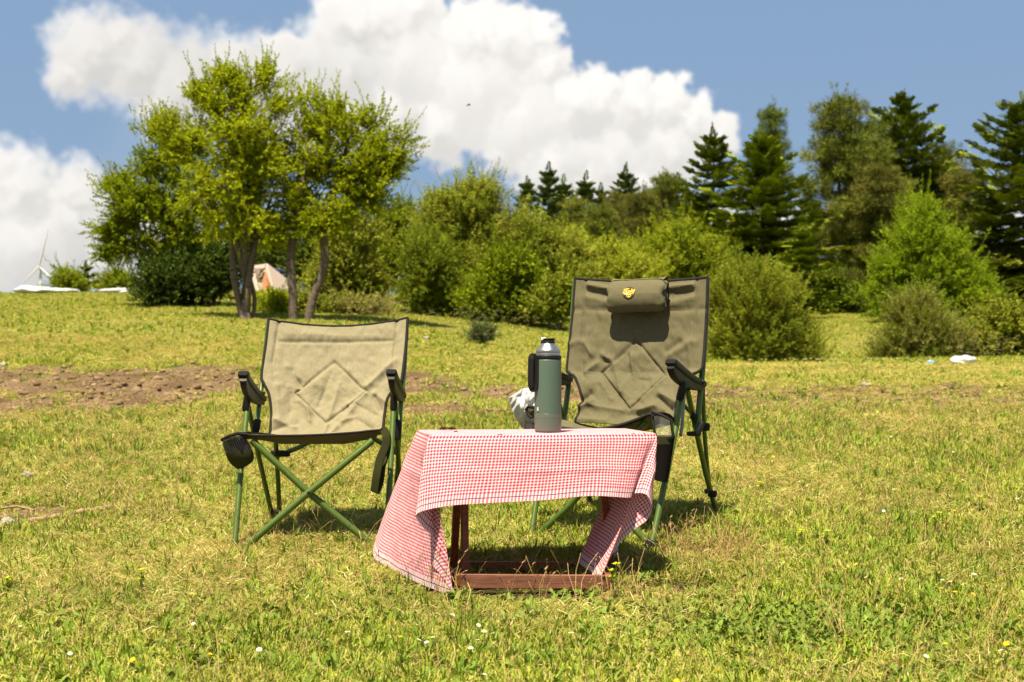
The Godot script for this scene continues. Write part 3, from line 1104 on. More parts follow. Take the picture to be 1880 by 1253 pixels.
	fir_at("pine_tree", "lower brownish pine right beside the big olive brown pine", "", 1610, 300, 50, 80, 3, pineb, 0.42, 0.6, 0.15, 1.0, 0.08, 0.42)
	fir_at("fir_tree", "dark tall fir behind the bright green sapling", "", 1662, 178, 57, 150, 2, fir, 0.38, 0.78, 0.3, 1.0, 0.06, 0.4)
	fir_at("pine_tree", "brown shaded pine between the dark tall fir and the right edge", "", 1775, 318, 54, 84, 3, pineb, 0.42, 0.62, 0.15, 1.0, 0.06, 0.4)
	fir_at("fir_tree", "large dark fir cut by the right edge of the picture", "", 1888, 186, 48, 165, 2, fir, 0.34, 0.74, 0.4, 1.05, 0.04, 0.25)
	fir_at("pine_tree", "grey green pine low behind the right hand firs' gap", "", 1728, 330, 66, 60, 3, pine, 0.5, 0.7, 0.15, 1.0, 0.06, 0.4)
	fir_at("fir_tree", "fir beyond the right edge joining the dark stand", "", 2000, 200, 52, 120, 2, fir, 0.4, 0.8, 0.35)
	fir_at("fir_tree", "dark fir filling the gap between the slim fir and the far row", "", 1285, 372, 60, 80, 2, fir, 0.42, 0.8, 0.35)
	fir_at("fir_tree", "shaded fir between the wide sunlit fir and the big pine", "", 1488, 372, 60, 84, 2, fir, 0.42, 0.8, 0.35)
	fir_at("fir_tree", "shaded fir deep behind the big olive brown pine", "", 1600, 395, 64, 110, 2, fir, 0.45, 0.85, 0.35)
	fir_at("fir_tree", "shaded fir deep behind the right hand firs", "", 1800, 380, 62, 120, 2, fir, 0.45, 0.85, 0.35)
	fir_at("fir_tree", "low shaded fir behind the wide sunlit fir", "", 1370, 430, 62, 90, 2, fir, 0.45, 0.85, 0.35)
	fir_at("far_pine", "low grey green pine between the slender fir and the lone pointed fir", "", 1056, 362, 70, 46, 3, pine, 0.42, 0.65, 0.15, 1.0, 0.08, 0.42)
	fir_at("far_pine", "dull pine just left of the broad fir in the far row", "", 1132, 350, 74, 44, 3, pineb, 0.42, 0.65, 0.15, 1.0, 0.08, 0.42)
	fir_at("far_pine", "dull pine filling the row right of the broad fir", "", 1208, 342, 76, 50, 3, pine, 0.42, 0.65, 0.15, 1.0, 0.08, 0.42)
	fir_at("pine_tree", "second olive pine leaning close to the big one's right side", "", 1598, 224, 55, 76, 3, pine, 0.42, 0.66, 0.12, 1.0, 0.1, 0.3)
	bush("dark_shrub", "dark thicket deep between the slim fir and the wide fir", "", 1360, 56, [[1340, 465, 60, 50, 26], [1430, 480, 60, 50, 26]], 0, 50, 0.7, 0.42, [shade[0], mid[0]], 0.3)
	fir_at("pine_tree", "olive pine closing the gap right of the dark tall fir", "", 1738, 268, 58, 66, 3, pine, 0.42, 0.64, 0.12, 1.0, 0.1, 0.4)
	# the bright sapling, junipers, thickets on the right
	d = 38.0
	var green := [Color(0.150, 0.225, 0.012), Color(0.265, 0.355, 0.020)]
	cl = clumps_in([[1700, 390, 16, 26, 6], [1690, 440, 42, 34, 16], [1735, 470, 44, 36, 16], [1660, 500, 50, 34, 16], [1720, 520, 70, 40, 26], [1780, 530, 50, 40, 16], [1640, 540, 40, 26, 10], [1700, 560, 80, 24, 16]], d)
	st = [smooth_path([on_ground(1712, d), P(1712, 560, d), P(1708, 480, d), P(1702, 380, d)], 4)]
	broadleaf("young_tree", "vivid light green young tree in front of the dark firs", "tree", "", on_ground(1712, d), st, cl, 0.07, 56, 0.42, 0.32, green, dark, 0.5, 4)
	var jun := [Color(0.150, 0.190, 0.016), Color(0.280, 0.310, 0.036)]
	bush("juniper_shrub", "rounded olive juniper beside the tall chair's right arm", "", 1390, 24.5, [[1392, 506, 18, 14, 6], [1350, 524, 14, 18, 5], [1436, 536, 16, 18, 5], [1385, 556, 50, 40, 34], [1370, 604, 64, 42, 34], [1436, 612, 44, 34, 20], [1400, 522, 32, 16, 8], [1340, 540, 26, 40, 10], [1430, 560, 40, 40, 14], [1375, 642, 72, 20, 26], [1452, 644, 44, 16, 14]], 1, 44, 0.30, 0.30, jun, 1.0)
	bush("juniper_shrub", "loose juniper with two pale upright tips in front of the vivid young tree", "", 1680, 26.5, [[1692, 608, 58, 32, 34], [1655, 624, 36, 30, 16], [1730, 624, 42, 30, 18], [1682, 574, 24, 18, 7], [1684, 556, 6, 18, 4], [1652, 572, 6, 14, 3], [1700, 648, 74, 18, 22], [1640, 645, 40, 18, 10]], 1, 44, 0.28, 0.28, [jun[0], Color(0.26, 0.26, 0.075)], 0.8)
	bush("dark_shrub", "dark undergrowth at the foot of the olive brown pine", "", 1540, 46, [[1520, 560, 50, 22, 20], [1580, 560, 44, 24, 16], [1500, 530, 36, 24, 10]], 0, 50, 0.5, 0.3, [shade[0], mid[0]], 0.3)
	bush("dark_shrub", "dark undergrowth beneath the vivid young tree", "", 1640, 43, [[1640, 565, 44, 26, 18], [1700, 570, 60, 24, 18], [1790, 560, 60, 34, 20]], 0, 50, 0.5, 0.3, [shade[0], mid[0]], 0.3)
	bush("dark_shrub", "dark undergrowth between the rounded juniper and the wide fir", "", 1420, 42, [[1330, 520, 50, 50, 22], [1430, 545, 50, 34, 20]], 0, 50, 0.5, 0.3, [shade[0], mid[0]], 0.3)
	bush("bramble_bush", "tangled bramble with pale flowers at the right edge", "", 1840, 27, [[1850, 590, 50, 34, 26], [1800, 630, 44, 30, 18], [1860, 640, 50, 30, 20], [1900, 600, 40, 50, 16]], 0, 44, 0.30, 0.2, [mid[0], warm[1]], 0.5)
	# small trees on and beyond the crest at the left
	var tl := [[122, 502, 24, 62, 0], [157, 488, 28, 66, 2], [187, 502, 30, 70, 3], [214, 508, 22, 58, 0]]
	var tn := ["low bushy tree on the crest right of the white sheet", "small pointed fir on the crest, the clearest one", "thin grey pine on the crest next to the pointed fir", "small round tree on the crest by the second white sheet"]
	for i in 4:
		if tl[i][4] == 0:
			bush("crest_bush", tn[i], "", tl[i][0], 60, [[tl[i][0], tl[i][1] + 10, tl[i][2] * 0.6, 18, 14], [tl[i][0] + 14, 525, 20, 8, 6]], 0, 40, 0.5, 0.32, mid)
		else:
			fir_at("crest_tree", tn[i], "", tl[i][0], tl[i][1], tl[i][3], tl[i][2], tl[i][4], [Color(0.06, 0.085, 0.024), Color(0.095, 0.12, 0.032)], 0.35, 0.5, 0.2)
	# flowers and herbs at the edges of the thickets
	flower_patch("pale lilac flowers in front of the middle thicket", [[900, 577, 70, 10, 90], [955, 590, 40, 8, 40], [780, 578, 40, 8, 24]], 31.0, Color(0.50, 0.40, 0.46))
	flower_patch("lilac flowers among the bramble at the right edge", [[1830, 632, 46, 14, 60], [1800, 655, 36, 8, 20]], 25.6, Color(0.50, 0.38, 0.50))
	flower_patch("orange flower heads left of the bramble", [[1798, 610, 14, 8, 12]], 25.6, Color(0.62, 0.33, 0.09))
	flower_patch("white clover heads along the edge of the grass on the right", [[1580, 668, 110, 8, 46], [1430, 680, 60, 8, 14]], 21.5, Color(0.72, 0.72, 0.55))
	var gt := bush("grey_herb", "grey green tuft of herbs alone in the grass behind the bottle", "", 882, 24, [[882, 612, 16, 6, 6]], 4, 30, 0.18, 0.2, [Color(0.06, 0.085, 0.035), Color(0.11, 0.13, 0.05)])
	gt.set_meta("category", "plant")


func flower_patch(label: String, areas: Array, d: float, c: Color) -> void:
	var mb := MB.new()
	mb.use_c = true
	for k in 9:
		var a := TAU * k / 9
		var dir := Vector3(cos(a) * 0.8, 0.6, sin(a) * 0.8)
		leaf(mb, Vector3.ZERO, dir, Vector3.UP, 0.5, 0.3, Color.WHITE)
	var buf := PackedFloat32Array()
	for a in areas:
		for i in a[4]:
			var dd := d + rng.randf_range(-0.7, 0.7)
			var p := P(a[0] + rng.randf_range(-1, 1) * a[2], a[1] + rng.randf_range(-1, 1) * a[3], dd)
			p.y = maxf(p.y, ground(p.x, p.z) + 0.1)
			put(buf, Basis(Vector3.UP, rng.randf() * TAU).scaled(Vector3.ONE * rng.randf_range(0.05, 0.085)), p, c * rng.randf_range(0.8, 1.2))
	tag(copies(self, "wild_flowers", mb.mesh(), leafmat("petal", 0.6), buf), label, "flowers", "", "stuff")


# ---------------------------------------------------------------- chairs
func sweep(mb: MB, pts: Array, w: Array, h: Array, up := Vector3.UP) -> void:    # a rounded bar along the points
	var k := mb.v.size()
	var n := pts.size()
	var m := 16
	for i in n:
		var dir: Vector3 = (pts[mini(i + 1, n - 1)] - pts[maxi(i - 1, 0)]).normalized()
		var side := dir.cross(up).normalized()
		var top := side.cross(dir).normalized()
		for s in m:
			var a := TAU * (s + 0.5) / m
			var cx := signf(cos(a)) * pow(absf(cos(a)), 0.45)
			var cy := signf(sin(a)) * pow(absf(sin(a)), 0.45)
			mb.vert(pts[i] + side * cx * w[i] * 0.5 + top * cy * h[i] * 0.5)
	for i in n - 1:
		for s in m:
			var a := k + i * m + s
			var b := k + i * m + (s + 1) % m
			for q in [a, b, b + m, a, b + m, a + m]:
				mb.ix.append(q)
	for e in [0, n - 1]:
		var c := mb.v.size()
		for s in m:
			mb.vert(mb.v[k + e * m + s])
		mb.vert(pts[e])
		for s in m:
			for q in ([c + m, c + (s + 1) % m, c + s] if e == 0 else [c + m, c + s, c + (s + 1) % m]):
				mb.ix.append(q)


func px_path(pts: Array, rows: int) -> Array:                # picture points [x, y, depth] resampled smoothly
	var a := []
	for p in pts:
		a.append(Vector3(p[0], p[1], p[2]))
	var s := smooth_path(a, 8)
	var out := []
	for i in rows:
		out.append(along(s, float(i) / (rows - 1)))
	return out


# a sewn sheet between two edges; folds are [x0, y0, x1, y1, height in m, width in px] creases where the photograph has them
func panel(parent: Node, called: String, left: Array, right: Array, nu: int, nv: int, sag: float, folds: Array, m: Material, ruck := 0.0025, face := Vector3(0, 0, 1), thick := 0.006, seed_ := 0.0, dip := 0.0) -> Array:
	var l := px_path(left, nv)
	var r := px_path(right, nv)
	var n: Vector3 = (P(r[nv / 2].x, r[nv / 2].y, r[nv / 2].z) - P(l[nv / 2].x, l[nv / 2].y, l[nv / 2].z)).cross(P(l[0].x, l[0].y, l[0].z) - P(l[nv - 1].x, l[nv - 1].y, l[nv - 1].z)).normalized()
	if n.dot(face) < 0:
		n = -n
	var front := PackedVector3Array()
	var tex := PackedVector2Array()
	for j in nv:
		var v := float(j) / (nv - 1)
		for i in nu:
			var u := float(i) / (nu - 1)
			var q: Vector3 = l[j].lerp(r[j], u)
			q.y += dip * pow(sin(PI * u), 0.8) * pow(1.0 - v, 2.5)
			var off := -sag * sin(PI * u) * (0.35 + 0.65 * sin(PI * clampf(v, 0.06, 1.0)))
			var ease := minf(1.0, minf(u, 1.0 - u) * 14.0) * minf(1.0, minf(v, 1.0 - v) * 14.0)
			off += (n_fold.get_noise_3d(q.x * 0.55, q.y * 0.45, seed_) * 1.7 + absf(n_fold.get_noise_3d(q.x * 0.9, q.y * 0.7, seed_ + 40.0)) * 1.2) * ruck * ease
			var low := 0.0
			for f in folds:
				var a := Vector2(f[0], f[1])
				var b := Vector2(f[2], f[3])
				var p := Vector2(q.x, q.y)
				var t := clampf((p - a).dot(b - a) / (b - a).length_squared(), 0.0, 1.0)
				var dist: float = p.distance_to(a.lerp(b, t)) / f[5]
				if dist < 3.0:
					var h: float = f[4] * exp(-pow(dist, 1.5))
					if h < 0:
						low = minf(low, h * 1.7)
					else:
						off += h * 2.0
			off += low
			front.append(P(q.x, q.y, q.z) + n * off)
			tex.append(Vector2(u, v))
	var mb := MB.new()
	mb.grid(front, nu, nv, tex)
	var back := PackedVector3Array()
	for j in nv:
		for i in nu:
			back.append(front[j * nu + nu - 1 - i] - n * thick)
	mb.grid(back, nu, nv, tex)
	part(parent, called, mb, m)
	var el := []
	var er := []
	var et := []
	var eb := []
	for j in nv:
		el.append(front[j * nu] - n * thick * 0.5)
		er.append(front[j * nu + nu - 1] - n * thick * 0.5)
	for i in nu:
		et.append(front[i] - n * thick * 0.5)
		eb.append(front[(nv - 1) * nu + i] - n * thick * 0.5)
	return [el, er, et, eb, n]


func rod(parent: Node, called: String, pts: Array, r: float, m: Material, sides := 14) -> void:
	var line := []
	for p in pts:
		line.append(V(p))
	var mb := MB.new()
	mb.tube(line, r, sides)
	part(parent, called, mb, m)


func joint(parent: Node, called: String, a: Array, b: Array, w: float, h: float, m: Material) -> void:
	var pa := V(a)
	var pb := V(b)
	var mb := MB.new()
	sweep(mb, [pa, pa.lerp(pb, 0.12), pa.lerp(pb, 0.5), pa.lerp(pb, 0.88), pb], [w * 0.7, w * 0.95, w, w * 0.95, w * 0.7], [h * 0.7, h * 0.95, h, h * 0.95, h * 0.7], Vector3(0.1, 0, 1))
	part(parent, called, mb, m)


func armrest(root: Node, pts: Array, w: float, black: Material) -> void:
	var line := []
	for p in pts:
		line.append(V(p))
	line = smooth_path(line, 12)
	var n := line.size()
	var ws := []
	var hs := []
	for i in n:
		var t := float(i) / (n - 1)
		var nose := sqrt(1.0 - pow(1.0 - minf(1.0, 0.02 + t * 9.0), 2.0))
		ws.append(w * lerpf(0.72, 1.0, nose) * (1.0 - 0.12 * t))
		hs.append(0.030 * lerpf(0.30, 1.0, nose) * (1.0 - 0.18 * t))
	var mb := MB.new()
	sweep(mb, line, ws, hs)
	var under := []
	var uw := []
	var uh := []
	for i in range(1, n - 1):
		var t := float(i) / (n - 1)
		under.append(line[i] + Vector3.DOWN * (0.014 + 0.020 * sin(PI * pow(t, 0.75))))
		uw.append(w * 0.62)
		uh.append(0.022 + 0.03 * sin(PI * pow(t, 0.75)))
	var arm := part(root, "armrest", mb, black)
	var mb2 := MB.new()
	sweep(mb2, under, uw, uh)
	part(arm, "arm_support", mb2, black)


func piping(parent: Node, pts: Array, r: float, m: Material) -> void:
	var mb := MB.new()
	mb.tube(pts, r, 7)
	part(parent, "piping", mb, m)


func cloth_mats() -> void:
	var weave := noise_tex(256, 0.35, 31, true, 3.0)
	mat("pale canvas", lin(0.228, 0.202, 0.124), 0.9, {"normal_enabled": true, "normal_texture": weave, "normal_scale": 0.35, "uv1_scale": Vector3(4, 4, 1), "rim_enabled": true, "rim": 0.25, "albedo_texture": noise_tex(512, 0.02, 32, false, 0, 0.93, 1.0), "metallic_specular": 0.25})
	mat("olive canvas", lin(0.114, 0.102, 0.054), 0.85, {"normal_enabled": true, "normal_texture": weave, "normal_scale": 0.35, "uv1_scale": Vector3(4, 4, 1), "rim_enabled": true, "rim": 0.2, "albedo_texture": noise_tex(512, 0.02, 33, false, 0, 0.92, 1.0), "metallic_specular": 0.3})
	mat("dark canvas", lin(0.075, 0.066, 0.036), 0.85)
	mat("piping tape", lin(0.022, 0.020, 0.018), 0.8, {"metallic_specular": 0.15})
	mat("black plastic", lin(0.011, 0.0105, 0.0105), 0.45, {"metallic_specular": 0.3, "normal_enabled": true, "normal_texture": noise_tex(256, 0.5, 34, true, 2.0), "normal_scale": 0.15, "uv1_triplanar": true, "uv1_scale": Vector3.ONE * 8.0})
	mat("green tube", lin(0.082, 0.135, 0.022), 0.38, {"metallic": 0.25, "metallic_specular": 0.5, "albedo_texture": noise_tex(256, 0.05, 35, false, 0, 0.86, 1.0), "uv1_triplanar": true, "uv1_scale": Vector3.ONE * 3.0})
	mat("steel", lin(0.5, 0.5, 0.5), 0.3, {"metallic": 1.0})
	mat("mesh net", lin(0.012, 0.011, 0.011), 0.85, {"metallic_specular": 0.1})
	mat("webbing", lin(0.034, 0.036, 0.014), 0.85, {"metallic_specular": 0.15})


func bolt(parent: Node, at: Array, r: float) -> void:
	var mb := MB.new()
	mb.ball(V(at), Vector3(r, r, r * 0.6))
	part(parent, "bolt", mb, mats["black plastic"])


func strip(parent: Node, called: String, pts: Array, wide: float, m: Material, across := Vector3(1, 0, 0.2), thick := 0.003) -> void:
	var line := []
	for p in pts:
		line.append(V(p))
	line = smooth_path(line, 5)
	var mb := MB.new()
	var ws := []
	var hs := []
	for i in line.size():
		ws.append(wide)
		hs.append(thick)
	sweep(mb, line, ws, hs, across.cross(Vector3.UP))
	part(parent, called, mb, m)


func pale_chair() -> void:
	var gr: Material = mats["green tube"]
	var bk: Material = mats["black plastic"]
	var root := thing("camping_chair", Vector3(-0.78, ground(-0.78, -5.25), -5.25), "low backed pale khaki folding camp chair with a green tube frame", "chair")
	# frame
	rod(root, "front_leg", [[430, 1010, 4.92], [442, 862, 5.06], [455, 728, 5.2]], 0.0115, gr)
	rod(root, "front_leg", [[706, 1010, 4.96], [716, 880, 5.08], [723, 728, 5.23]], 0.0115, gr)
	rod(root, "rear_leg", [[453, 735, 5.21], [474, 835, 5.44], [501, 955, 5.68]], 0.0105, gr)
	rod(root, "rear_leg", [[725, 735, 5.24], [731, 840, 5.46], [738, 955, 5.70]], 0.0105, gr)
	rod(root, "rear_strut", [[505, 795, 5.46], [510, 880, 5.58], [513, 944, 5.68]], 0.0105, gr)
	rod(root, "rear_strut", [[737, 720, 5.40], [733, 800, 5.44], [727, 900, 5.6], [724, 950, 5.7]], 0.0095, gr)
	rod(root, "back_post", [[469, 792, 5.27], [474, 755, 5.32], [481, 700, 5.40], [492, 600, 5.52], [494, 588, 5.53]], 0.0105, gr)
	rod(root, "back_post", [[731, 792, 5.30], [736, 740, 5.36], [741, 690, 5.43], [746, 600, 5.55], [747, 588, 5.56]], 0.0105, gr)
	rod(root, "cross_bar", [[442, 1012, 4.90], [566, 905, 4.945], [684, 809, 5.0]], 0.0135, gr)
	rod(root, "cross_bar", [[692, 1008, 4.97], [566, 905, 4.975], [462, 809, 5.0]], 0.0135, gr)
	rod(root, "rear_brace", [[509, 838, 5.52], [548, 822, 5.5], [600, 795, 5.46]], 0.0105, gr)
	rod(root, "rear_brace", [[727, 832, 5.52], [702, 815, 5.5], [640, 780, 5.46]], 0.0105, gr)
	bolt(root, [566, 905, 4.926], 0.006)
	joint(root, "brace_joint", [498, 832, 5.50], [532, 834, 5.49], 0.028, 0.026, bk)
	joint(root, "brace_joint", [717, 820, 5.50], [731, 834, 5.5], 0.028, 0.026, bk)
	joint(root, "foot_joint", [498, 938, 5.64], [512, 946, 5.64], 0.03, 0.03, bk)
	joint(root, "arm_joint", [456, 718, 5.17], [450, 756, 5.17], 0.030, 0.028, bk)
	joint(root, "arm_joint", [724, 714, 5.2], [722, 754, 5.2], 0.030, 0.028, bk)
	joint(root, "slider_bracket", [473, 770, 5.26], [468, 796, 5.26], 0.032, 0.03, bk)
	joint(root, "slider_bracket", [731, 772, 5.31], [729, 808, 5.30], 0.030, 0.032, bk)
	armrest(root, [[446, 686, 5.0], [452, 699, 5.09], [466, 718, 5.23], [481, 733, 5.37]], 0.044, bk)
	armrest(root, [[718, 683, 5.03], [722, 694, 5.11], [731, 713, 5.26], [738, 727, 5.40]], 0.044, bk)
	bolt(root, [484, 722, 5.34], 0.007)
	bolt(root, [739, 728, 5.34], 0.007)
	# cloth
	var canvas: Material = mats["pale canvas"]
	var diamond := [[613, 660, 541, 718, -0.0065, 2.2], [613, 660, 672, 717, -0.0065, 2.2], [541, 718, 598, 775, -0.0065, 2.2], [672, 717, 598, 775, -0.0065, 2.2]]
	var creases := [
		[672, 708, 724, 662, 0.009, 6], [669, 720, 640, 740, 0.008, 5], [536, 678, 551, 705, -0.008, 5], [528, 672, 545, 690, 0.006, 6], [606, 682, 583, 742, -0.005, 4], [622, 700, 602, 768, 0.004, 5], [655, 738, 632, 765, 0.005, 5], [690, 728, 698, 752, -0.008, 5], [686, 722, 706, 738, 0.006, 6],
		[505, 772, 540, 784, 0.007, 6], [500, 790, 545, 776, -0.006, 5], [564, 748, 568, 772, 0.006, 4], [628, 772, 650, 764, 0.006, 4], [650, 764, 682, 786, -0.006, 5], [600, 778, 594, 796, 0.006, 4], [618, 782, 604, 796, 0.005, 4], [655, 740, 690, 762, -0.005, 5], [552, 735, 570, 755, 0.006, 6], [533, 720, 532, 752, -0.006, 7], [504, 690, 512, 770, 0.005, 9], [575, 700, 590, 690, 0.005, 8], [650, 690, 640, 676, 0.004, 8],
		[512, 626, 722, 624, -0.004, 2.5], [512, 590, 500, 665, -0.006, 3], [729, 588, 722, 665, -0.006, 3], [500, 665, 505, 700, -0.006, 5], [520, 612, 690, 616, 0.003, 8], [560, 690, 560, 690, 0.006, 14], [640, 720, 640, 720, 0.005, 16], [600, 645, 600, 645, 0.003, 24]]
	var e := panel(root, "backrest", [[493, 585, 5.50], [488, 630, 5.45], [480, 688, 5.38], [484, 704, 5.36], [494, 726, 5.34], [498, 762, 5.30], [494, 799, 5.24]], [[748, 583, 5.53], [745, 630, 5.48], [738, 690, 5.40], [733, 704, 5.38], [713, 728, 5.36], [706, 758, 5.32], [702, 797, 5.26]], 140, 140, 0.03, diamond + creases, canvas, 0.0035, Vector3(0, 0, 1), 0.006, 3.0, 12.0)
	var top := []
	for i in e[2].size():
		pass
		top.append(e[2][i])
	piping(root, e[0], 0.0065, mats["piping tape"])
	piping(root, e[1], 0.0065, mats["piping tape"])
	piping(root, top, 0.006, mats["piping tape"])
	e = panel(root, "seat", [[436, 794, 4.98], [450, 792, 5.1], [466, 793, 5.24], [474, 797, 5.32]], [[698, 788, 5.02], [700, 786, 5.12], [702, 788, 5.24], [704, 795, 5.32]], 60, 20, 0.022, [[460, 795, 660, 798, -0.004, 8]], canvas, 0.003, Vector3.UP, 0.008)
	piping(root, e[2], 0.0045, mats["piping tape"])
	piping(root, e[0], 0.0045, mats["piping tape"])
	panel(root, "seat_front_band", [[437, 795, 4.985], [440, 800, 5.01], [448, 806, 5.05]], [[697, 790, 5.025], [694, 798, 5.05], [688, 806, 5.08]], 40, 8, 0.0, [[520, 812, 630, 812, 0.012, 34]], mats["dark canvas"], 0.003, Vector3.DOWN, 0.004)
	# net pocket on the left, strap on the right
	var pocket := Node3D.new()
	pocket.name = "side_pocket"
	root.add_child(pocket)
	var mb := MB.new()
	pocket_shape(mb, [[408, 806, 5.02], [413, 826, 5.03], [424, 850, 5.04], [436, 862, 5.05]], [[446, 798, 4.99], [458, 820, 5.0], [463, 846, 5.01], [443, 861, 5.04]], 0.0, 0.45)
	part(pocket, "pocket_net", mb, net_mat())
	mb = MB.new()
	pocket_shape(mb, [[411, 806, 5.03], [416, 826, 5.04], [427, 850, 5.045], [437, 860, 5.05]], [[443, 799, 5.0], [455, 820, 5.01], [459, 846, 5.02], [441, 859, 5.045]], 0.1, 0.9)
	part(pocket, "pocket_lining", mb, mats["mesh net"])
	mb = MB.new()
	pocket_shape(mb, [[408, 806, 5.02], [413, 826, 5.03], [424, 850, 5.04], [436, 862, 5.05]], [[446, 798, 4.99], [458, 820, 5.0], [463, 846, 5.01], [443, 861, 5.04]], 0.42, 1.0)
	part(pocket, "pocket_base", mb, mats["webbing"])
	piping(pocket, [V([407, 808, 5.0]), V([420, 801, 4.965]), V([436, 796, 4.955]), V([447, 798, 4.98])], 0.007, mats["piping tape"])
	strip(root, "carry_strap", [[703, 789, 5.0], [709, 800, 4.985], [707, 820, 4.985], [697, 845, 4.99], [691, 875, 4.99], [687, 904, 5.0]], 0.034, mats["webbing"], Vector3(1, 0, 0.35), 0.006)
	strip(root, "carry_strap", [[705, 789, 5.03], [711, 806, 5.03], [709, 830, 5.03], [701, 855, 5.02], [697, 885, 5.01], [689, 906, 5.0]], 0.034, mats["webbing"], Vector3(1, 0, 0.35), 0.006)


func net_mat() -> Material:
	if mats.has("black net"):
		return mats["black net"]
	var im := Image.create_empty(64, 64, false, Image.FORMAT_RGBA8)
	im.fill(Color(0.24, 0.235, 0.23, 1))
	for y in 64:
		for x in 64:
			if (x % 16) > 5 and (y % 16) > 5:
				im.set_pixel(x, y, Color(0.16, 0.16, 0.16, 0.0))
	return mat("black net", Color.WHITE, 0.5, {"albedo_texture": ImageTexture.create_from_image(im), "transparency": BaseMaterial3D.TRANSPARENCY_ALPHA_SCISSOR, "alpha_scissor_threshold": 0.5, "uv1_scale": Vector3(9, 5, 1)})


func pocket_shape(mb: MB, left: Array, right: Array, v0: float, v1: float) -> void:   # a bag round an oval, narrowing downwards
	var l := px_path(left, 15)
	var r := px_path(right, 15)
	var pts := PackedVector3Array()
	var nu := 25
	var nv := 13
	for j in nv:
		var v := lerpf(v0, v1, float(j) / (nv - 1))
		var a3 := along(l, v)
		var b3 := along(r, v)
		var a := P(a3.x, a3.y, a3.z)
		var b := P(b3.x, b3.y, b3.z)
		var ax := (b - a) * 0.5
		var ay := ax.cross(Vector3.UP).normalized() * ax.length() * 0.8
		for i in nu:
			var t := TAU * i / (nu - 1)
			pts.append((a + b) * 0.5 + ax * cos(t) + ay * sin(t) + ax * 0.03 * sin(t * 3 + v * 6))
	mb.grid(pts, nu, nv)


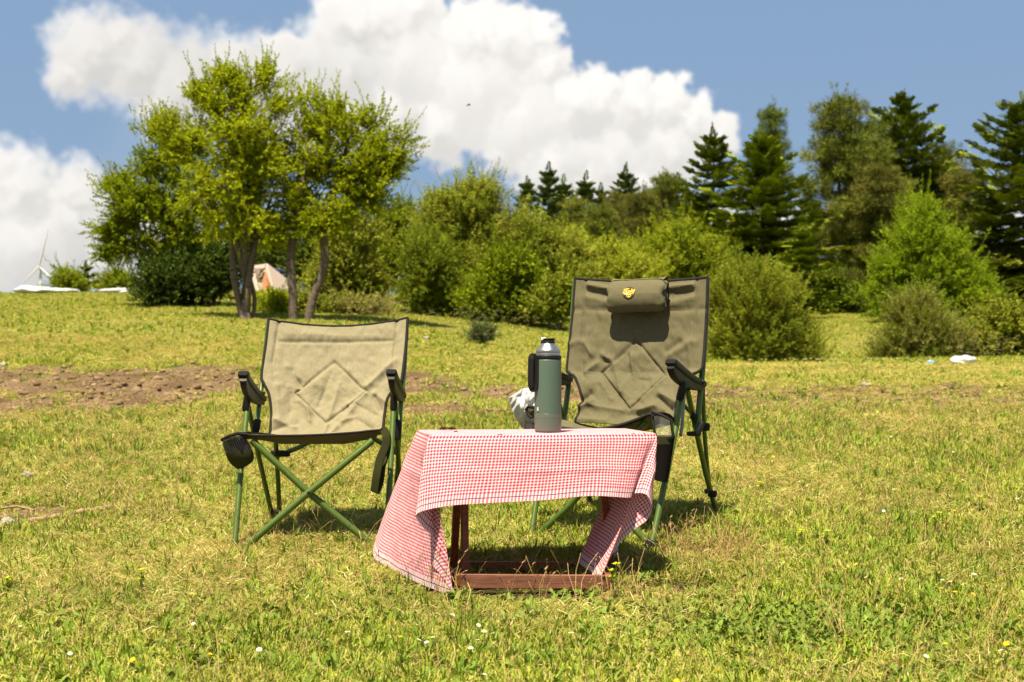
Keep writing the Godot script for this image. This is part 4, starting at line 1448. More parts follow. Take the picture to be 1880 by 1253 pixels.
func olive_chair() -> void:
	var gr: Material = mats["green tube"]
	var bk: Material = mats["black plastic"]
	var root := thing("camping_chair", Vector3(0.42, ground(0.42, -5.4), -5.4), "tall olive folding camp chair with a headrest pillow, behind the table", "chair")
	rod(root, "front_leg", [[1196, 1004, 4.96], [1214, 920, 5.04], [1236, 812, 5.13], [1254, 712, 5.22]], 0.0125, gr)
	rod(root, "front_leg", [[976, 984, 5.22], [990, 880, 5.33], [1012, 712, 5.5]], 0.0125, gr)
	rod(root, "rear_leg", [[1262, 716, 5.25], [1277, 785, 5.36], [1296, 870, 5.52], [1318, 950, 5.68]], 0.0115, gr)
	rod(root, "rear_leg", [[1016, 716, 5.54], [1060, 830, 5.75], [1085, 925, 5.9]], 0.0115, gr)
	rod(root, "rear_strut", [[1290, 690, 5.5], [1293, 790, 5.58], [1299, 860, 5.64], [1304, 905, 5.66]], 0.0095, gr)
	rod(root, "back_post", [[1279, 800, 5.33], [1285, 730, 5.37], [1290, 680, 5.42], [1296, 590, 5.47], [1298, 515, 5.51]], 0.0125, gr)
	rod(root, "back_post", [[1036, 772, 5.62], [1043, 715, 5.67], [1046, 680, 5.70], [1051, 590, 5.76], [1056, 515, 5.80]], 0.0125, gr)
	rod(root, "cross_bar", [[984, 986, 5.21], [1045, 930, 5.17], [1186, 774, 5.06]], 0.0135, gr)
	rod(root, "cross_bar", [[1193, 1002, 4.975], [1160, 965, 5.0], [985, 785, 5.22]], 0.0135, gr)
	rod(root, "rear_brace", [[1300, 790, 5.6], [1256, 745, 5.6], [1180, 740, 5.6]], 0.0095, gr)
	rod(root, "tension_rod", [[1256, 722, 5.24], [1253, 780, 5.24], [1250, 800, 5.2]], 0.007, mat("grey rod", lin(0.22, 0.21, 0.21), 0.4, {"metallic": 0.6}))
	joint(root, "arm_joint", [1257, 700, 5.17], [1247, 736, 5.17], 0.032, 0.03, bk)
	joint(root, "arm_joint", [1015, 704, 5.47], [1010, 740, 5.47], 0.032, 0.03, bk)
	joint(root, "slider_bracket", [1290, 775, 5.31], [1279, 800, 5.30], 0.022, 0.04, bk)
	joint(root, "slider_bracket", [1262, 797, 5.28], [1286, 797, 5.30], 0.020, 0.02, bk)
	joint(root, "leg_clamp", [1272, 771, 5.31], [1276, 759, 5.31], 0.03, 0.03, bk)
	joint(root, "leg_clamp", [1297, 777, 5.56], [1296, 791, 5.56], 0.032, 0.03, bk)
	joint(root, "leg_clamp", [1300, 906, 5.58], [1316, 908, 5.58], 0.030, 0.032, bk)
	joint(root, "leg_clamp", [1299, 898, 5.65], [1300, 906, 5.65], 0.03, 0.03, bk)
	joint(root, "foot_joint", [1186, 995, 4.95], [1202, 1004, 4.94], 0.034, 0.034, bk)
	joint(root, "foot_joint", [972, 980, 5.2], [984, 984, 5.2], 0.034, 0.034, bk)
	armrest(root, [[1231, 664, 5.07], [1242, 674, 5.13], [1266, 693, 5.27], [1289, 706, 5.40]], 0.050, bk)
	armrest(root, [[980, 655, 5.36], [993, 668, 5.44], [1018, 685, 5.56], [1044, 697, 5.68]], 0.050, bk)
	bolt(root, [1291, 702, 5.34], 0.009)
	var canvas: Material = mats["olive canvas"]
	var folds := [[1165, 622, 1102, 682, -0.0075, 2.0], [1165, 622, 1218, 686, -0.0075, 2.0], [1102, 682, 1153, 749, -0.0075, 2.0], [1218, 686, 1153, 749, -0.0075, 2.0],
		[1055, 567, 1118, 568, -0.007, 2.2], [1222, 568, 1296, 567, -0.007, 2.2], [1075, 514, 1068, 622, -0.005, 2.2], [1279, 512, 1275, 622, -0.005, 2.2],
		[1078, 534, 1116, 541, -0.005, 9], [1080, 524, 1116, 530, 0.008, 5], [1078, 545, 1116, 555, 0.006, 7], [1228, 540, 1272, 533, -0.005, 9], [1228, 527, 1272, 524, 0.008, 5], [1230, 555, 1270, 548, 0.006, 6],
		[1072, 628, 1085, 650, 0.007, 5], [1048, 632, 1064, 626, 0.006, 4], [1066, 646, 1068, 690, -0.006, 5], [1104, 650, 1120, 660, 0.009, 5], [1075, 682, 1100, 662, 0.009, 6], [1100, 662, 1120, 661, -0.007, 5], [1157, 650, 1160, 690, 0.007, 5], [1150, 648, 1152, 680, -0.005, 4], [1125, 668, 1136, 715, 0.006, 6], [1160, 690, 1185, 695, -0.006, 6], [1185, 640, 1150, 660, 0.004, 10],
		[1222, 642, 1246, 626, -0.008, 6], [1228, 650, 1270, 628, 0.007, 8], [1215, 690, 1175, 728, 0.006, 6], [1205, 728, 1232, 752, -0.010, 6], [1212, 722, 1240, 738, 0.008, 7], [1068, 735, 1082, 722, -0.012, 6], [1066, 748, 1086, 738, 0.010, 6], [1084, 744, 1140, 752, 0.006, 6], [1100, 700, 1120, 730, 0.005, 8], [1060, 770, 1110, 772, 0.006, 8], [1170, 752, 1200, 744, 0.009, 6], [1150, 760, 1215, 760, -0.006, 7], [1264, 630, 1270, 690, 0.005, 7], [1240, 660, 1240, 660, 0.006, 16], [1090, 700, 1090, 700, 0.007, 16], [1130, 690, 1130, 690, 0.005, 18], [1185, 715, 1185, 715, 0.006, 14]]
	var e := panel(root, "backrest", [[1056, 511, 5.76], [1050, 590, 5.71], [1041, 672, 5.65], [1044, 684, 5.63], [1056, 694, 5.60], [1066, 722, 5.56], [1066, 748, 5.53], [1057, 776, 5.5]], [[1299, 509, 5.47], [1296, 590, 5.43], [1291, 662, 5.38], [1287, 678, 5.37], [1270, 690, 5.36], [1252, 712, 5.34], [1242, 745, 5.3], [1238, 780, 5.27]], 150, 150, 0.035, folds, canvas, 0.0034, Vector3(-0.4, 0, 1), 0.008, 17.0, 4.0)
	piping(root, e[0], 0.007, mats["piping tape"])
	piping(root, e[1], 0.007, mats["piping tape"])
	piping(root, e[2], 0.0075, mats["piping tape"])
	e = panel(root, "seat", [[966, 772, 5.25], [985, 770, 5.38], [1020, 770, 5.5], [1052, 774, 5.53]], [[1204, 760, 5.0], [1215, 757, 5.1], [1230, 762, 5.2], [1240, 775, 5.28]], 70, 24, 0.10, [[1120, 782, 1190, 765, 0.008, 8]], canvas, 0.004, Vector3.UP, 0.008, 9.0)
	piping(root, e[2], 0.0075, mats["piping tape"])
	piping(root, e[1], 0.006, mats["piping tape"])
	strip(root, "seat_tie", [[1236, 778, 5.14], [1256, 792, 5.2], [1268, 796, 5.26]], 0.045, mats["webbing"], Vector3(0.0, 1, 0.0), 0.004)
	# cup holder at the right front corner
	var holder := Node3D.new()
	holder.name = "cup_holder"
	root.add_child(holder)
	var mb := MB.new()
	pocket_shape(mb, [[1203, 806, 5.02], [1203, 880, 5.02]], [[1238, 806, 4.98], [1224, 886, 4.98]], 0.0, 1.0)
	part(holder, "pouch", mb, mat("black pouch", lin(0.010, 0.008, 0.007), 0.85, {"metallic_specular": 0.1}))
	mb = MB.new()
	pocket_shape(mb, [[1202, 800, 5.02], [1203, 816, 5.02]], [[1239, 800, 4.98], [1236, 816, 4.98]], 0.0, 1.0)
	part(holder, "pouch_band", mb, mats["webbing"])
	mb = MB.new()
	pocket_shape(mb, [[1199, 762, 5.02], [1202, 802, 5.02]], [[1232, 770, 4.99], [1239, 802, 4.98]], 0.0, 1.0)
	part(holder, "clear_sleeve", mb, mat("clear vinyl", Color(0.86, 0.85, 0.82, 0.10), 0.12, {"transparency": BaseMaterial3D.TRANSPARENCY_ALPHA}))
	piping(holder, [V([1198, 758, 5.0]), V([1199, 775, 4.985]), V([1203, 800, 4.98])], 0.006, mats["piping tape"])
	piping(holder, [V([1197, 757, 4.98]), V([1215, 763, 4.965]), V([1232, 772, 4.965]), V([1236, 800, 4.965])], 0.006, mats["piping tape"])
	# pocket at the left front corner
	mb = MB.new()
	pocket_shape(mb, [[962, 772, 5.26], [964, 800, 5.26], [972, 830, 5.27]], [[984, 768, 5.24], [986, 800, 5.24], [980, 832, 5.25]], 0.0, 1.0)
	part(root, "side_pocket", mb, net_mat())
	panel(root, "arm_flap", [[965, 748, 5.3], [968, 756, 5.3], [972, 764, 5.3]], [[985, 750, 5.28], [986, 760, 5.28], [986, 770, 5.28]], 12, 8, 0.0, [], canvas, 0.003)
	piping(root, [V([985, 749, 5.27]), V([970, 747, 5.28]), V([966, 752, 5.29]), V([970, 762, 5.28]), V([976, 768, 5.27])], 0.007, mats["piping tape"])
	# headrest pillow: a stuffed roll hung from the top of the back
	var a := P(1119, 548, 5.62)
	var b := P(1223, 544, 5.50)
	var ax := (b - a)
	var half := ax.length() * 0.5
	ax = ax.normalized()
	var out := ax.cross(Vector3(0, 0.97, -0.24)).normalized()
	if out.z < 0:
		out = -out
	var up := out.cross(ax).normalized()
	if up.y < 0:
		up = -up
	var mid := (a + b) * 0.5 + out * 0.008
	var pts := PackedVector3Array()
	var skin := func(u: float, t: float) -> Vector3:
		var endp := sqrt(maxf(0.0, 1.0 - pow(absf(u), 9.0)))
		var puck := 1.0 + 0.07 * sin(t * 9.0 + u * 3.0) * pow(absf(u), 5.0) + n_fine.get_noise_2d(u * 60, t * 22) * 0.03
		var ry := 0.069 * puck * lerpf(0.72, 1.0, endp)
		var rz := 0.045 * puck * lerpf(0.35, 1.0, endp)
		var yy := sin(t)
		var zz := cos(t)
		return mid + ax * u * (half - 0.006 * cos(t * 5.0) * pow(absf(u), 8.0)) + up * (yy * ry * (1.0 + 0.16 * maxf(0.0, yy))) + out * (zz * rz * (1.06 if yy < 0 else 1.0 - 0.12 * yy))
	for j in 37:
		for i in 41:
			var u := -1.0 + 2.0 * i / 40.0
			u = signf(u) * (1.0 - pow(1.0 - absf(u), 1.5))
			pts.append(skin.call(u, TAU * j / 36.0))
	mb = MB.new()
	mb.grid(pts, 41, 37)
	for s in [-1.0, 1.0]:                                        # end caps
		var cap := []
		for j in 37:
			cap.append(skin.call(s, TAU * j / 36.0))
		for j in 36:
			mb.tri(mid + ax * s * (half - 0.004), cap[j], cap[j + 1])
	var pillow := part(root, "headrest_pillow", mb, canvas, true)
	# the flap that carries the pillow over the top edge
	mb = MB.new()
	pts = PackedVector3Array()
	for j in 12:
		var t := float(j) / 11.0
		for i in 16:
			var u := lerpf(-0.93, 0.99, i / 15.0)
			var q0: Vector3 = skin.call(clampf(u, -0.95, 0.95), PI * 0.36)
			var top := P(lerpf(1126, 1225, i / 15.0), lerpf(512.5, 508.5, i / 15.0) + sin(PI * i / 15.0) * 4.5, lerpf(5.65, 5.525, i / 15.0))
			var p := q0.lerp(top, t) + out * 0.006
			if j == 0:
				p = q0 - out * 0.01
			pts.append(p + Vector3.UP * 0.0)
	mb.grid(pts, 16, 12)
	var lip := PackedVector3Array()
	for j in 5:
		for i in 16:
			lip.append(pts[11 * 16 + i] + Vector3(0.02, 0, -0.05) * (j / 4.0) + Vector3.DOWN * 0.05 * pow(j / 4.0, 1.6))
	mb.grid(lip, 16, 5)
	part(pillow, "pillow_flap", mb, canvas)
	# the sewn badge
	pts = PackedVector3Array()
	var tex := PackedVector2Array()
	for j in 13:
		for i in 13:
			var u := -0.37 + 0.45 * i / 12.0
			var t := 0.50 - 0.84 * j / 12.0
			pts.append(skin.call(u, t) + out * 0.0025)
			tex.append(Vector2(i / 12.0, j / 12.0))
	mb = MB.new()
	mb.grid(pts, 13, 13, tex)
	part(pillow, "badge", mb, badge_mat())


func stroke(im: Image, pts: Array, r: float, c: Color) -> void:
	for k in pts.size() - 1:
		var a: Vector2 = pts[k]
		var b: Vector2 = pts[k + 1]
		var n := int(a.distance_to(b)) + 1
		for s in n + 1:
			var p := a.lerp(b, float(s) / n)
			for y in range(int(p.y - r) - 1, int(p.y + r) + 2):
				for x in range(int(p.x - r) - 1, int(p.x + r) + 2):
					if x >= 0 and y >= 0 and x < im.get_width() and y < im.get_height() and Vector2(x, y).distance_to(p) <= r:
						im.set_pixel(x, y, c)


func badge_mat() -> Material:                                  # a dark round badge with a yellow script word, a white line and a small yellow outline
	var im := Image.create_empty(160, 160, false, Image.FORMAT_RGBA8)
	im.fill(Color(0.2, 0.16, 0.12, 0))
	for y in 160:
		for x in 160:
			if Vector2(x - 82, y - 80).length() < 76:
				im.set_pixel(x, y, Color(0.13, 0.10, 0.085, 1))
	var yel := Color(0.95, 0.74, 0.05)
	var w := func(a: Array) -> Array:
		var o := []
		for p in a:
			o.append(Vector2(p[0], p[1]))
		return o
	# F u n k y
	stroke(im, w.call([[18, 52], [14, 44], [22, 34], [74, 26]]), 4, yel)
	stroke(im, w.call([[48, 34], [38, 66], [26, 82], [12, 82], [8, 72], [16, 66]]), 4, yel)
	stroke(im, w.call([[22, 58], [50, 54]]), 3.6, yel)
	stroke(im, w.call([[54, 54], [48, 76], [56, 80], [66, 72], [72, 52], [68, 76], [74, 78]]), 3.6, yel)
	stroke(im, w.call([[80, 52], [76, 78], [84, 58], [94, 54], [94, 76], [100, 74]]), 3.6, yel)
	stroke(im, w.call([[112, 30], [104, 76], [108, 60], [124, 48], [112, 62], [122, 74], [128, 70]]), 3.6, yel)
	stroke(im, w.call([[132, 44], [130, 62], [138, 66], [148, 40], [142, 74], [132, 88], [88, 92]]), 3.6, yel)
	stroke(im, w.call([[22, 94], [34, 92], [44, 96], [58, 91], [72, 90]]), 4, Color(0.85, 0.82, 0.8))
	stroke(im, w.call([[84, 98], [64, 106], [56, 114], [64, 128], [84, 138], [104, 128], [112, 112], [104, 106], [84, 98]]), 4, yel)
	stroke(im, w.call([[84, 116], [72, 128], [84, 124], [96, 128], [84, 116]]), 3.5, yel)
	return mat("badge", Color.WHITE, 0.7, {"albedo_texture": ImageTexture.create_from_image(im), "transparency": BaseMaterial3D.TRANSPARENCY_ALPHA_SCISSOR, "alpha_scissor_threshold": 0.5})


# ---------------------------------------------------------------- the table and what stands on it
const TOP_Y := 0.762                                           # height of the cloth on the table
const FL := Vector2(-0.2706, 4.24)
const FR := Vector2(0.488, 4.374)
const BL := Vector2(-0.3376, 4.619)
const BR := Vector2(0.421, 4.753)


func on_top(v: Vector2, y := TOP_Y) -> Vector3:
	return Vector3(v.x, y, -v.y)


func build_table() -> void:
	var root := thing("camp_table", Vector3(0.07, ground(0.07, -4.45), -4.45), "low wooden folding table with red brown trestle legs under the gingham cloth", "table")
	var wood := mat("stained wood", lin(0.27, 0.058, 0.024), 0.5, {"albedo_texture": grain(), "uv1_triplanar": true, "uv1_scale": Vector3(2, 2, 2), "metallic_specular": 0.45})
	var ex := Vector3(0.985, 0, -0.174)
	var ez := Vector3(-0.174, 0, -0.985)
	var b := Basis(ex, Vector3.UP, ex.cross(Vector3.UP))
	var mb := MB.new()
	for i in 5:                                                # planks of the top, each its own
		mb = MB.new()
		mb.box(on_top(FL.lerp(BR, 0.5), TOP_Y - 0.016) + ez * (i - 2) * 0.0735, b, Vector3(0.745, 0.018, 0.068), 0.003)
		part(root, "plank", mb, wood)
	# trestles: at each end two legs from one hinge
	var leg := func(top: Vector3, foot: Vector3, wide: float) -> void:
		var m := MB.new()
		var dir := (top - foot).normalized()
		var side := ex
		m.box((top + foot) * 0.5, Basis(side, dir, side.cross(dir).normalized()), Vector3(wide, (top - foot).length(), 0.034), 0.003)
		part(root, "leg", m, wood)
	leg.call(Vector3(-0.165, TOP_Y - 0.028, -4.36), P(854, 1062, 4.30), 0.024)
	leg.call(Vector3(-0.178, TOP_Y - 0.028, -4.40), P(832, 1056, 4.52), 0.024)
	leg.call(P(1098, 812, 4.46), P(1124, 1062, 4.50), 0.024)
	leg.call(P(1104, 812, 4.50), P(1112, 1054, 4.66), 0.024)
	var rail := func(p0: Vector3, p1: Vector3, h: float, m: Material) -> void:
		var mm := MB.new()
		var x := (p1 - p0).normalized()
		var y := Vector3.UP
		mm.box((p0 + p1) * 0.5, Basis(x, (y - x * y.dot(x)).normalized(), x.cross(y).normalized()), Vector3((p1 - p0).length(), h, 0.016), 0.002)
		part(root, "foot_rail", mm, m)
	var pale := mat("weathered wood", lin(0.25, 0.092, 0.050), 0.7, {"albedo_texture": grain(), "uv1_triplanar": true, "uv1_scale": Vector3(1.6, 5, 1.6)})
	rail.call(P(845, 1067.5, 4.20), P(1118, 1069, 4.24), 0.046, pale)
	rail.call(P(815, 1045, 4.50), P(1100, 1045, 4.56), 0.05, wood)
	rail.call(P(842, 1066, 4.22), P(815, 1048, 4.49), 0.04, wood)
	rail.call(P(1118, 1066, 4.26), P(1100, 1048, 4.55), 0.04, wood)
	for s in [[853, 1060, 4.191], [1108, 1062, 4.229], [1104, 1072, 4.229]]:
		bolt(root, s, 0.004)


func grain() -> Texture2D:
	if mats.has("grain"):
		return mats["grain"].albedo_texture
	var fn := FastNoiseLite.new()
	fn.frequency = 0.01
	fn.fractal_octaves = 4
	var im := Image.create_empty(256, 256, false, Image.FORMAT_RGB8)
	for y in 256:
		for x in 256:
			var v := 0.82 + 0.28 * fn.get_noise_2d(x * 0.8, y * 14.0) + 0.14 * fn.get_noise_2d(x * 3.0, y * 3.0)
			im.set_pixel(x, y, Color(v, v * 0.98, v * 0.96))
	mat("grain", Color.WHITE).albedo_texture = ImageTexture.create_from_image(im)
	return mats["grain"].albedo_texture


func gingham() -> ImageTexture:                                # the whole cloth, 1.76 m by 0.88 m
	var w := 2048
	var h := 1024
	var im := Image.create_empty(w, h, false, Image.FORMAT_RGBA8)
	im.fill(Color(0.81, 0.785, 0.79))
	var p := 13.0
	var hem := 40
	var red := Image.create_empty(w, h, false, Image.FORMAT_RGBA8)
	red.fill(Color(0.76, 0.13, 0.26, 0.30))
	var x := 0.0
	while x < w:
		im.blend_rect(red, Rect2i(0, 0, 7, h), Vector2i(int(x), 0))
		x += p
	var y := float(hem)
	while y < h - hem:
		im.blend_rect(red, Rect2i(0, 0, w - 2 * hem, 7), Vector2i(hem, int(y)))
		y += p
	var dot := Image.create_empty(7, 7, false, Image.FORMAT_RGBA8)
	dot.fill(Color(0.68, 0.05, 0.13, 0.80))
	y = hem
	while y < h - hem:
		x = 0.0
		while x < w:
			im.blend_rect(dot, Rect2i(0, 0, 7, 7), Vector2i(int(x), int(y)))
			x += p
		y += p
	# hems: stripes across the edge only, and a thin dark line
	var white := Image.create_empty(hem, h, false, Image.FORMAT_RGBA8)
	white.fill(Color(0.81, 0.785, 0.79))
	for sx in [0, w - hem]:
		im.blit_rect(white, Rect2i(0, 0, hem, h), Vector2i(sx, 0))
		y = 0.0
		while y < h:
			im.blend_rect(red, Rect2i(0, 0, hem, 7), Vector2i(sx, int(y)))
			y += p
	var dark := Color(0.22, 0.13, 0.25)
	for k in 2:
		x = 0.0
		while x < w:
			im.blend_rect(red, Rect2i(0, 0, 7, hem), Vector2i(int(x), 0 if k == 0 else h - hem))
			x += p
	im.fill_rect(Rect2i(20, 0, 3, h), dark)
	im.fill_rect(Rect2i(w - 23, 0, 3, h), dark)
	im.fill_rect(Rect2i(0, 20, w, 3), dark)
	im.fill_rect(Rect2i(0, h - 23, w, 3), dark)
	return ImageTexture.create_from_image(im)


func build_cloth() -> void:
	var W := 1.76
	var H := 0.88
	var m := mat("gingham cloth", Color.WHITE, 0.9, {"albedo_texture": gingham(), "backlight_enabled": true, "backlight": Color(0.5, 0.5, 0.5), "texture_repeat": false, "metallic_specular": 0.2,
		"normal_enabled": true, "normal_texture": noise_tex(256, 0.04, 55, true, 4.0), "normal_scale": 0.25})
	var sl := 0.50                                             # overhang at the left, right, front and back, on the cloth
	var sr := 0.49
	var tf := 0.245
	# ring controls: [hem x, y, depth, hem s, hem t, along the top edge x, depth, top s, top t]
	var tl := Vector2(sl, tf)
	var tr := Vector2(W - sr, tf)
	var tbl := Vector2(sl, tf + 0.385)
	var tbr := Vector2(W - sr, tf + 0.385)
	var ring := [
		[725, 900, 4.80, 0.14, H, BL, tbl],
		[694, 985, 4.74, 0.0, 0.72, BL, tbl],
		[683, 1023, 4.60, 0.0, 0.63, BL, tbl],
		[712, 1043, 4.50, 0.0, 0.48, BL.lerp(FL, 0.35), tbl.lerp(tl, 0.35)],
		[752, 1062, 4.36, 0.0, 0.32, BL.lerp(FL, 0.75), tbl.lerp(tl, 0.75)],
		[795, 1082, 4.20, 0.0, 0.13, FL, tl],
		[828, 1094, 4.10, 0.0, 0.0, FL, tl],
		[806, 1052, 4.17, 0.09, 0.0, FL, tl],
		[796, 1036, 4.205, 0.14, 0.0, FL, tl],
		[813, 1012, 4.225, 0.22, 0.0, FL, tl],
		[792, 984, 4.185, 0.32, 0.0, FL, tl],
		[768, 956, 4.13, 0.42, 0.0, FL, tl],
		[763, 944, 4.12, sl - 0.04, 0.0, FL, tl],
		[785, 936, 4.135, sl + 0.02, 0.0, FL.lerp(FR, 0.03), tl.lerp(tr, 0.03)],
		[835, 928, 4.165, sl + 0.12, 0.0, FL.lerp(FR, 0.14), tl.lerp(tr, 0.14)],
		[900, 924, 4.20, sl + 0.24, 0.0, FL.lerp(FR, 0.30), tl.lerp(tr, 0.30)],
		[1000, 919, 4.235, sl + 0.41, 0.0, FL.lerp(FR, 0.53), tl.lerp(tr, 0.53)],
		[1080, 911, 4.27, sl + 0.55, 0.0, FL.lerp(FR, 0.73), tl.lerp(tr, 0.73)],
		[1132, 913, 4.29, sl + 0.66, 0.0, FL.lerp(FR, 0.87), tl.lerp(tr, 0.87)],
		[1162, 914, 4.31, sl + 0.73, 0.0, FL.lerp(FR, 0.96), tl.lerp(tr, 0.96)],
		[1161, 907, 4.335, sl + 0.76, 0.0, FR, tr],
		[1178, 906, 4.30, sl + 0.80, 0.0, FR, tr],
		[1194, 915, 4.285, sl + 0.845, 0.0, FR, tr],
		[1199, 932, 4.30, sl + 0.885, 0.0, FR, tr],
		[1186, 954, 4.33, sl + 0.94, 0.0, FR, tr],
		[1158, 978, 4.35, sl + 1.01, 0.0, FR, tr],
		[1128, 1014, 4.34, sl + 1.10, 0.0, FR, tr],
		[1096, 1070, 4.30, W, 0.0, FR, tr],
		[1084, 1052, 4.36, W, 0.09, FR.lerp(BR, 0.12), tr.lerp(tbr, 0.12)],
		[1074, 1040, 4.43, W, 0.20, FR.lerp(BR, 0.4), tr.lerp(tbr, 0.4)],
		[1062, 1030, 4.54, W, 0.36, FR.lerp(BR, 0.72), tr.lerp(tbr, 0.72)],
		[1072, 1024, 4.60, W, 0.50, BR, tbr],
		[1100, 1028, 4.62, W, 0.60, BR, tbr],
		[1132, 1025, 4.68, W, 0.75, BR, tbr],
		[1134, 990, 4.80, W, H, BR, tbr],
		[1140, 890, 4.83, W - sr + 0.02, H, BR, tbr],
		[1100, 884, 4.83, W - sr - 0.1, H, BR.lerp(BL, 0.1), tbr.lerp(tbl, 0.1)],
		[950, 880, 4.77, sl + 0.38, H, BR.lerp(BL, 0.5), tbr.lerp(tbl, 0.5)],
		[800, 880, 4.72, sl + 0.06, H, BR.lerp(BL, 0.92), tbr.lerp(tbl, 0.92)],
		[745, 880, 4.74, sl - 0.06, H, BL, tbl],
		[725, 900, 4.80, 0.14, H, BL, tbl]]
	var per := 9
	var hem := []
	var top := []
	var ht := []
	var tt := []
	var n := ring.size()
	for i in n - 1:
		for k in per:
			var f := float(k) / per
			var a: Array = ring[maxi(i - 1, 0)]
			var b: Array = ring[i]
			var c: Array = ring[i + 1]
			var d: Array = ring[mini(i + 2, n - 1)]
			hem.append(V(b).cubic_interpolate(V(c), V(a), V(d), f))
			top.append(on_top(b[5].lerp(c[5], f)))
			ht.append(Vector2(lerpf(b[3], c[3], f), lerpf(b[4], c[4], f)))
			tt.append(b[6].lerp(c[6], f))
	hem.append(V(ring[-1])); top.append(on_top(ring[-1][5])); ht.append(Vector2(ring[-1][3], ring[-1][4])); tt.append(ring[-1][6])
	var mb := MB.new()
	var pts := PackedVector3Array()
	var tex := PackedVector2Array()
	var rows := 34
	var centre := on_top(FL.lerp(BR, 0.5))
	for j in rows:
		var v := pow(float(j) / (rows - 1), 1.25)
		for i in hem.size():
			var p: Vector3 = top[i].lerp(hem[i], v)
			var o: Vector3 = (top[i] - centre) * Vector3(1, 0, 1)
			o = o.normalized()
			p += o * (0.010 * (1.0 - exp(-v * 22.0)) * (1.0 - v))   # rounds the table's edge
			p += Vector3.DOWN * 0.004 * (1.0 - exp(-v * 30.0)) * (1.0 - v)
			var q := p * 1.0
			p += Vector3(n_fine.get_noise_3d(q.x * 55, q.y * 30, q.z * 55), 0, n_fine.get_noise_3d(q.x * 55 + 80, q.y * 30, q.z * 55)) * 0.007 * smoothstep(0.0, 0.5, v)
			var fold: Vector2 = tt[i].lerp(ht[i], v)
			for s in [0.36, 0.88, 1.32]:                          # creases from having lain folded
				p += o * 0.0035 * exp(-pow((fold.x - s) / 0.010, 2.0)) * smoothstep(0.03, 0.12, v)
			p += o * 0.0030 * exp(-pow((fold.y - 0.11) / 0.008, 2.0)) * smoothstep(0.03, 0.12, v)
			p += o * 0.006 * sin(i * 0.21) * smoothstep(0.1, 1.0, v)
			pts.append(p)
			var uvq: Vector2 = tt[i].lerp(ht[i], v)
			tex.append(Vector2(clampf(uvq.x / W, 0.001, 0.999), clampf(uvq.y / H, 0.001, 0.999)))
	mb.grid(pts, hem.size(), rows, tex)
	# the top
	pts = PackedVector3Array()
	tex = PackedVector2Array()
	for j in 25:
		for i in 41:
			var u := i / 40.0
			var v := j / 24.0
			var p := on_top(FL.lerp(FR, u).lerp(BL.lerp(BR, u), v))
			var ease := minf(1.0, 12.0 * minf(minf(u, 1 - u), minf(v, 1 - v)))
			p.y += ease * (0.0015 + n_fine.get_noise_2d(p.x * 50, p.z * 50) * 0.0022)
			pts.append(p)
			tex.append(tl.lerp(tr, u).lerp(tbl.lerp(tbr, u), v) / Vector2(W, H))
	mb.grid(pts, 41, 25, tex)
	var o := part(self, "tablecloth", mb, m, true)
	tag(o, "red and white gingham cloth hanging unevenly over the low table, blown to the left", "tablecloth")


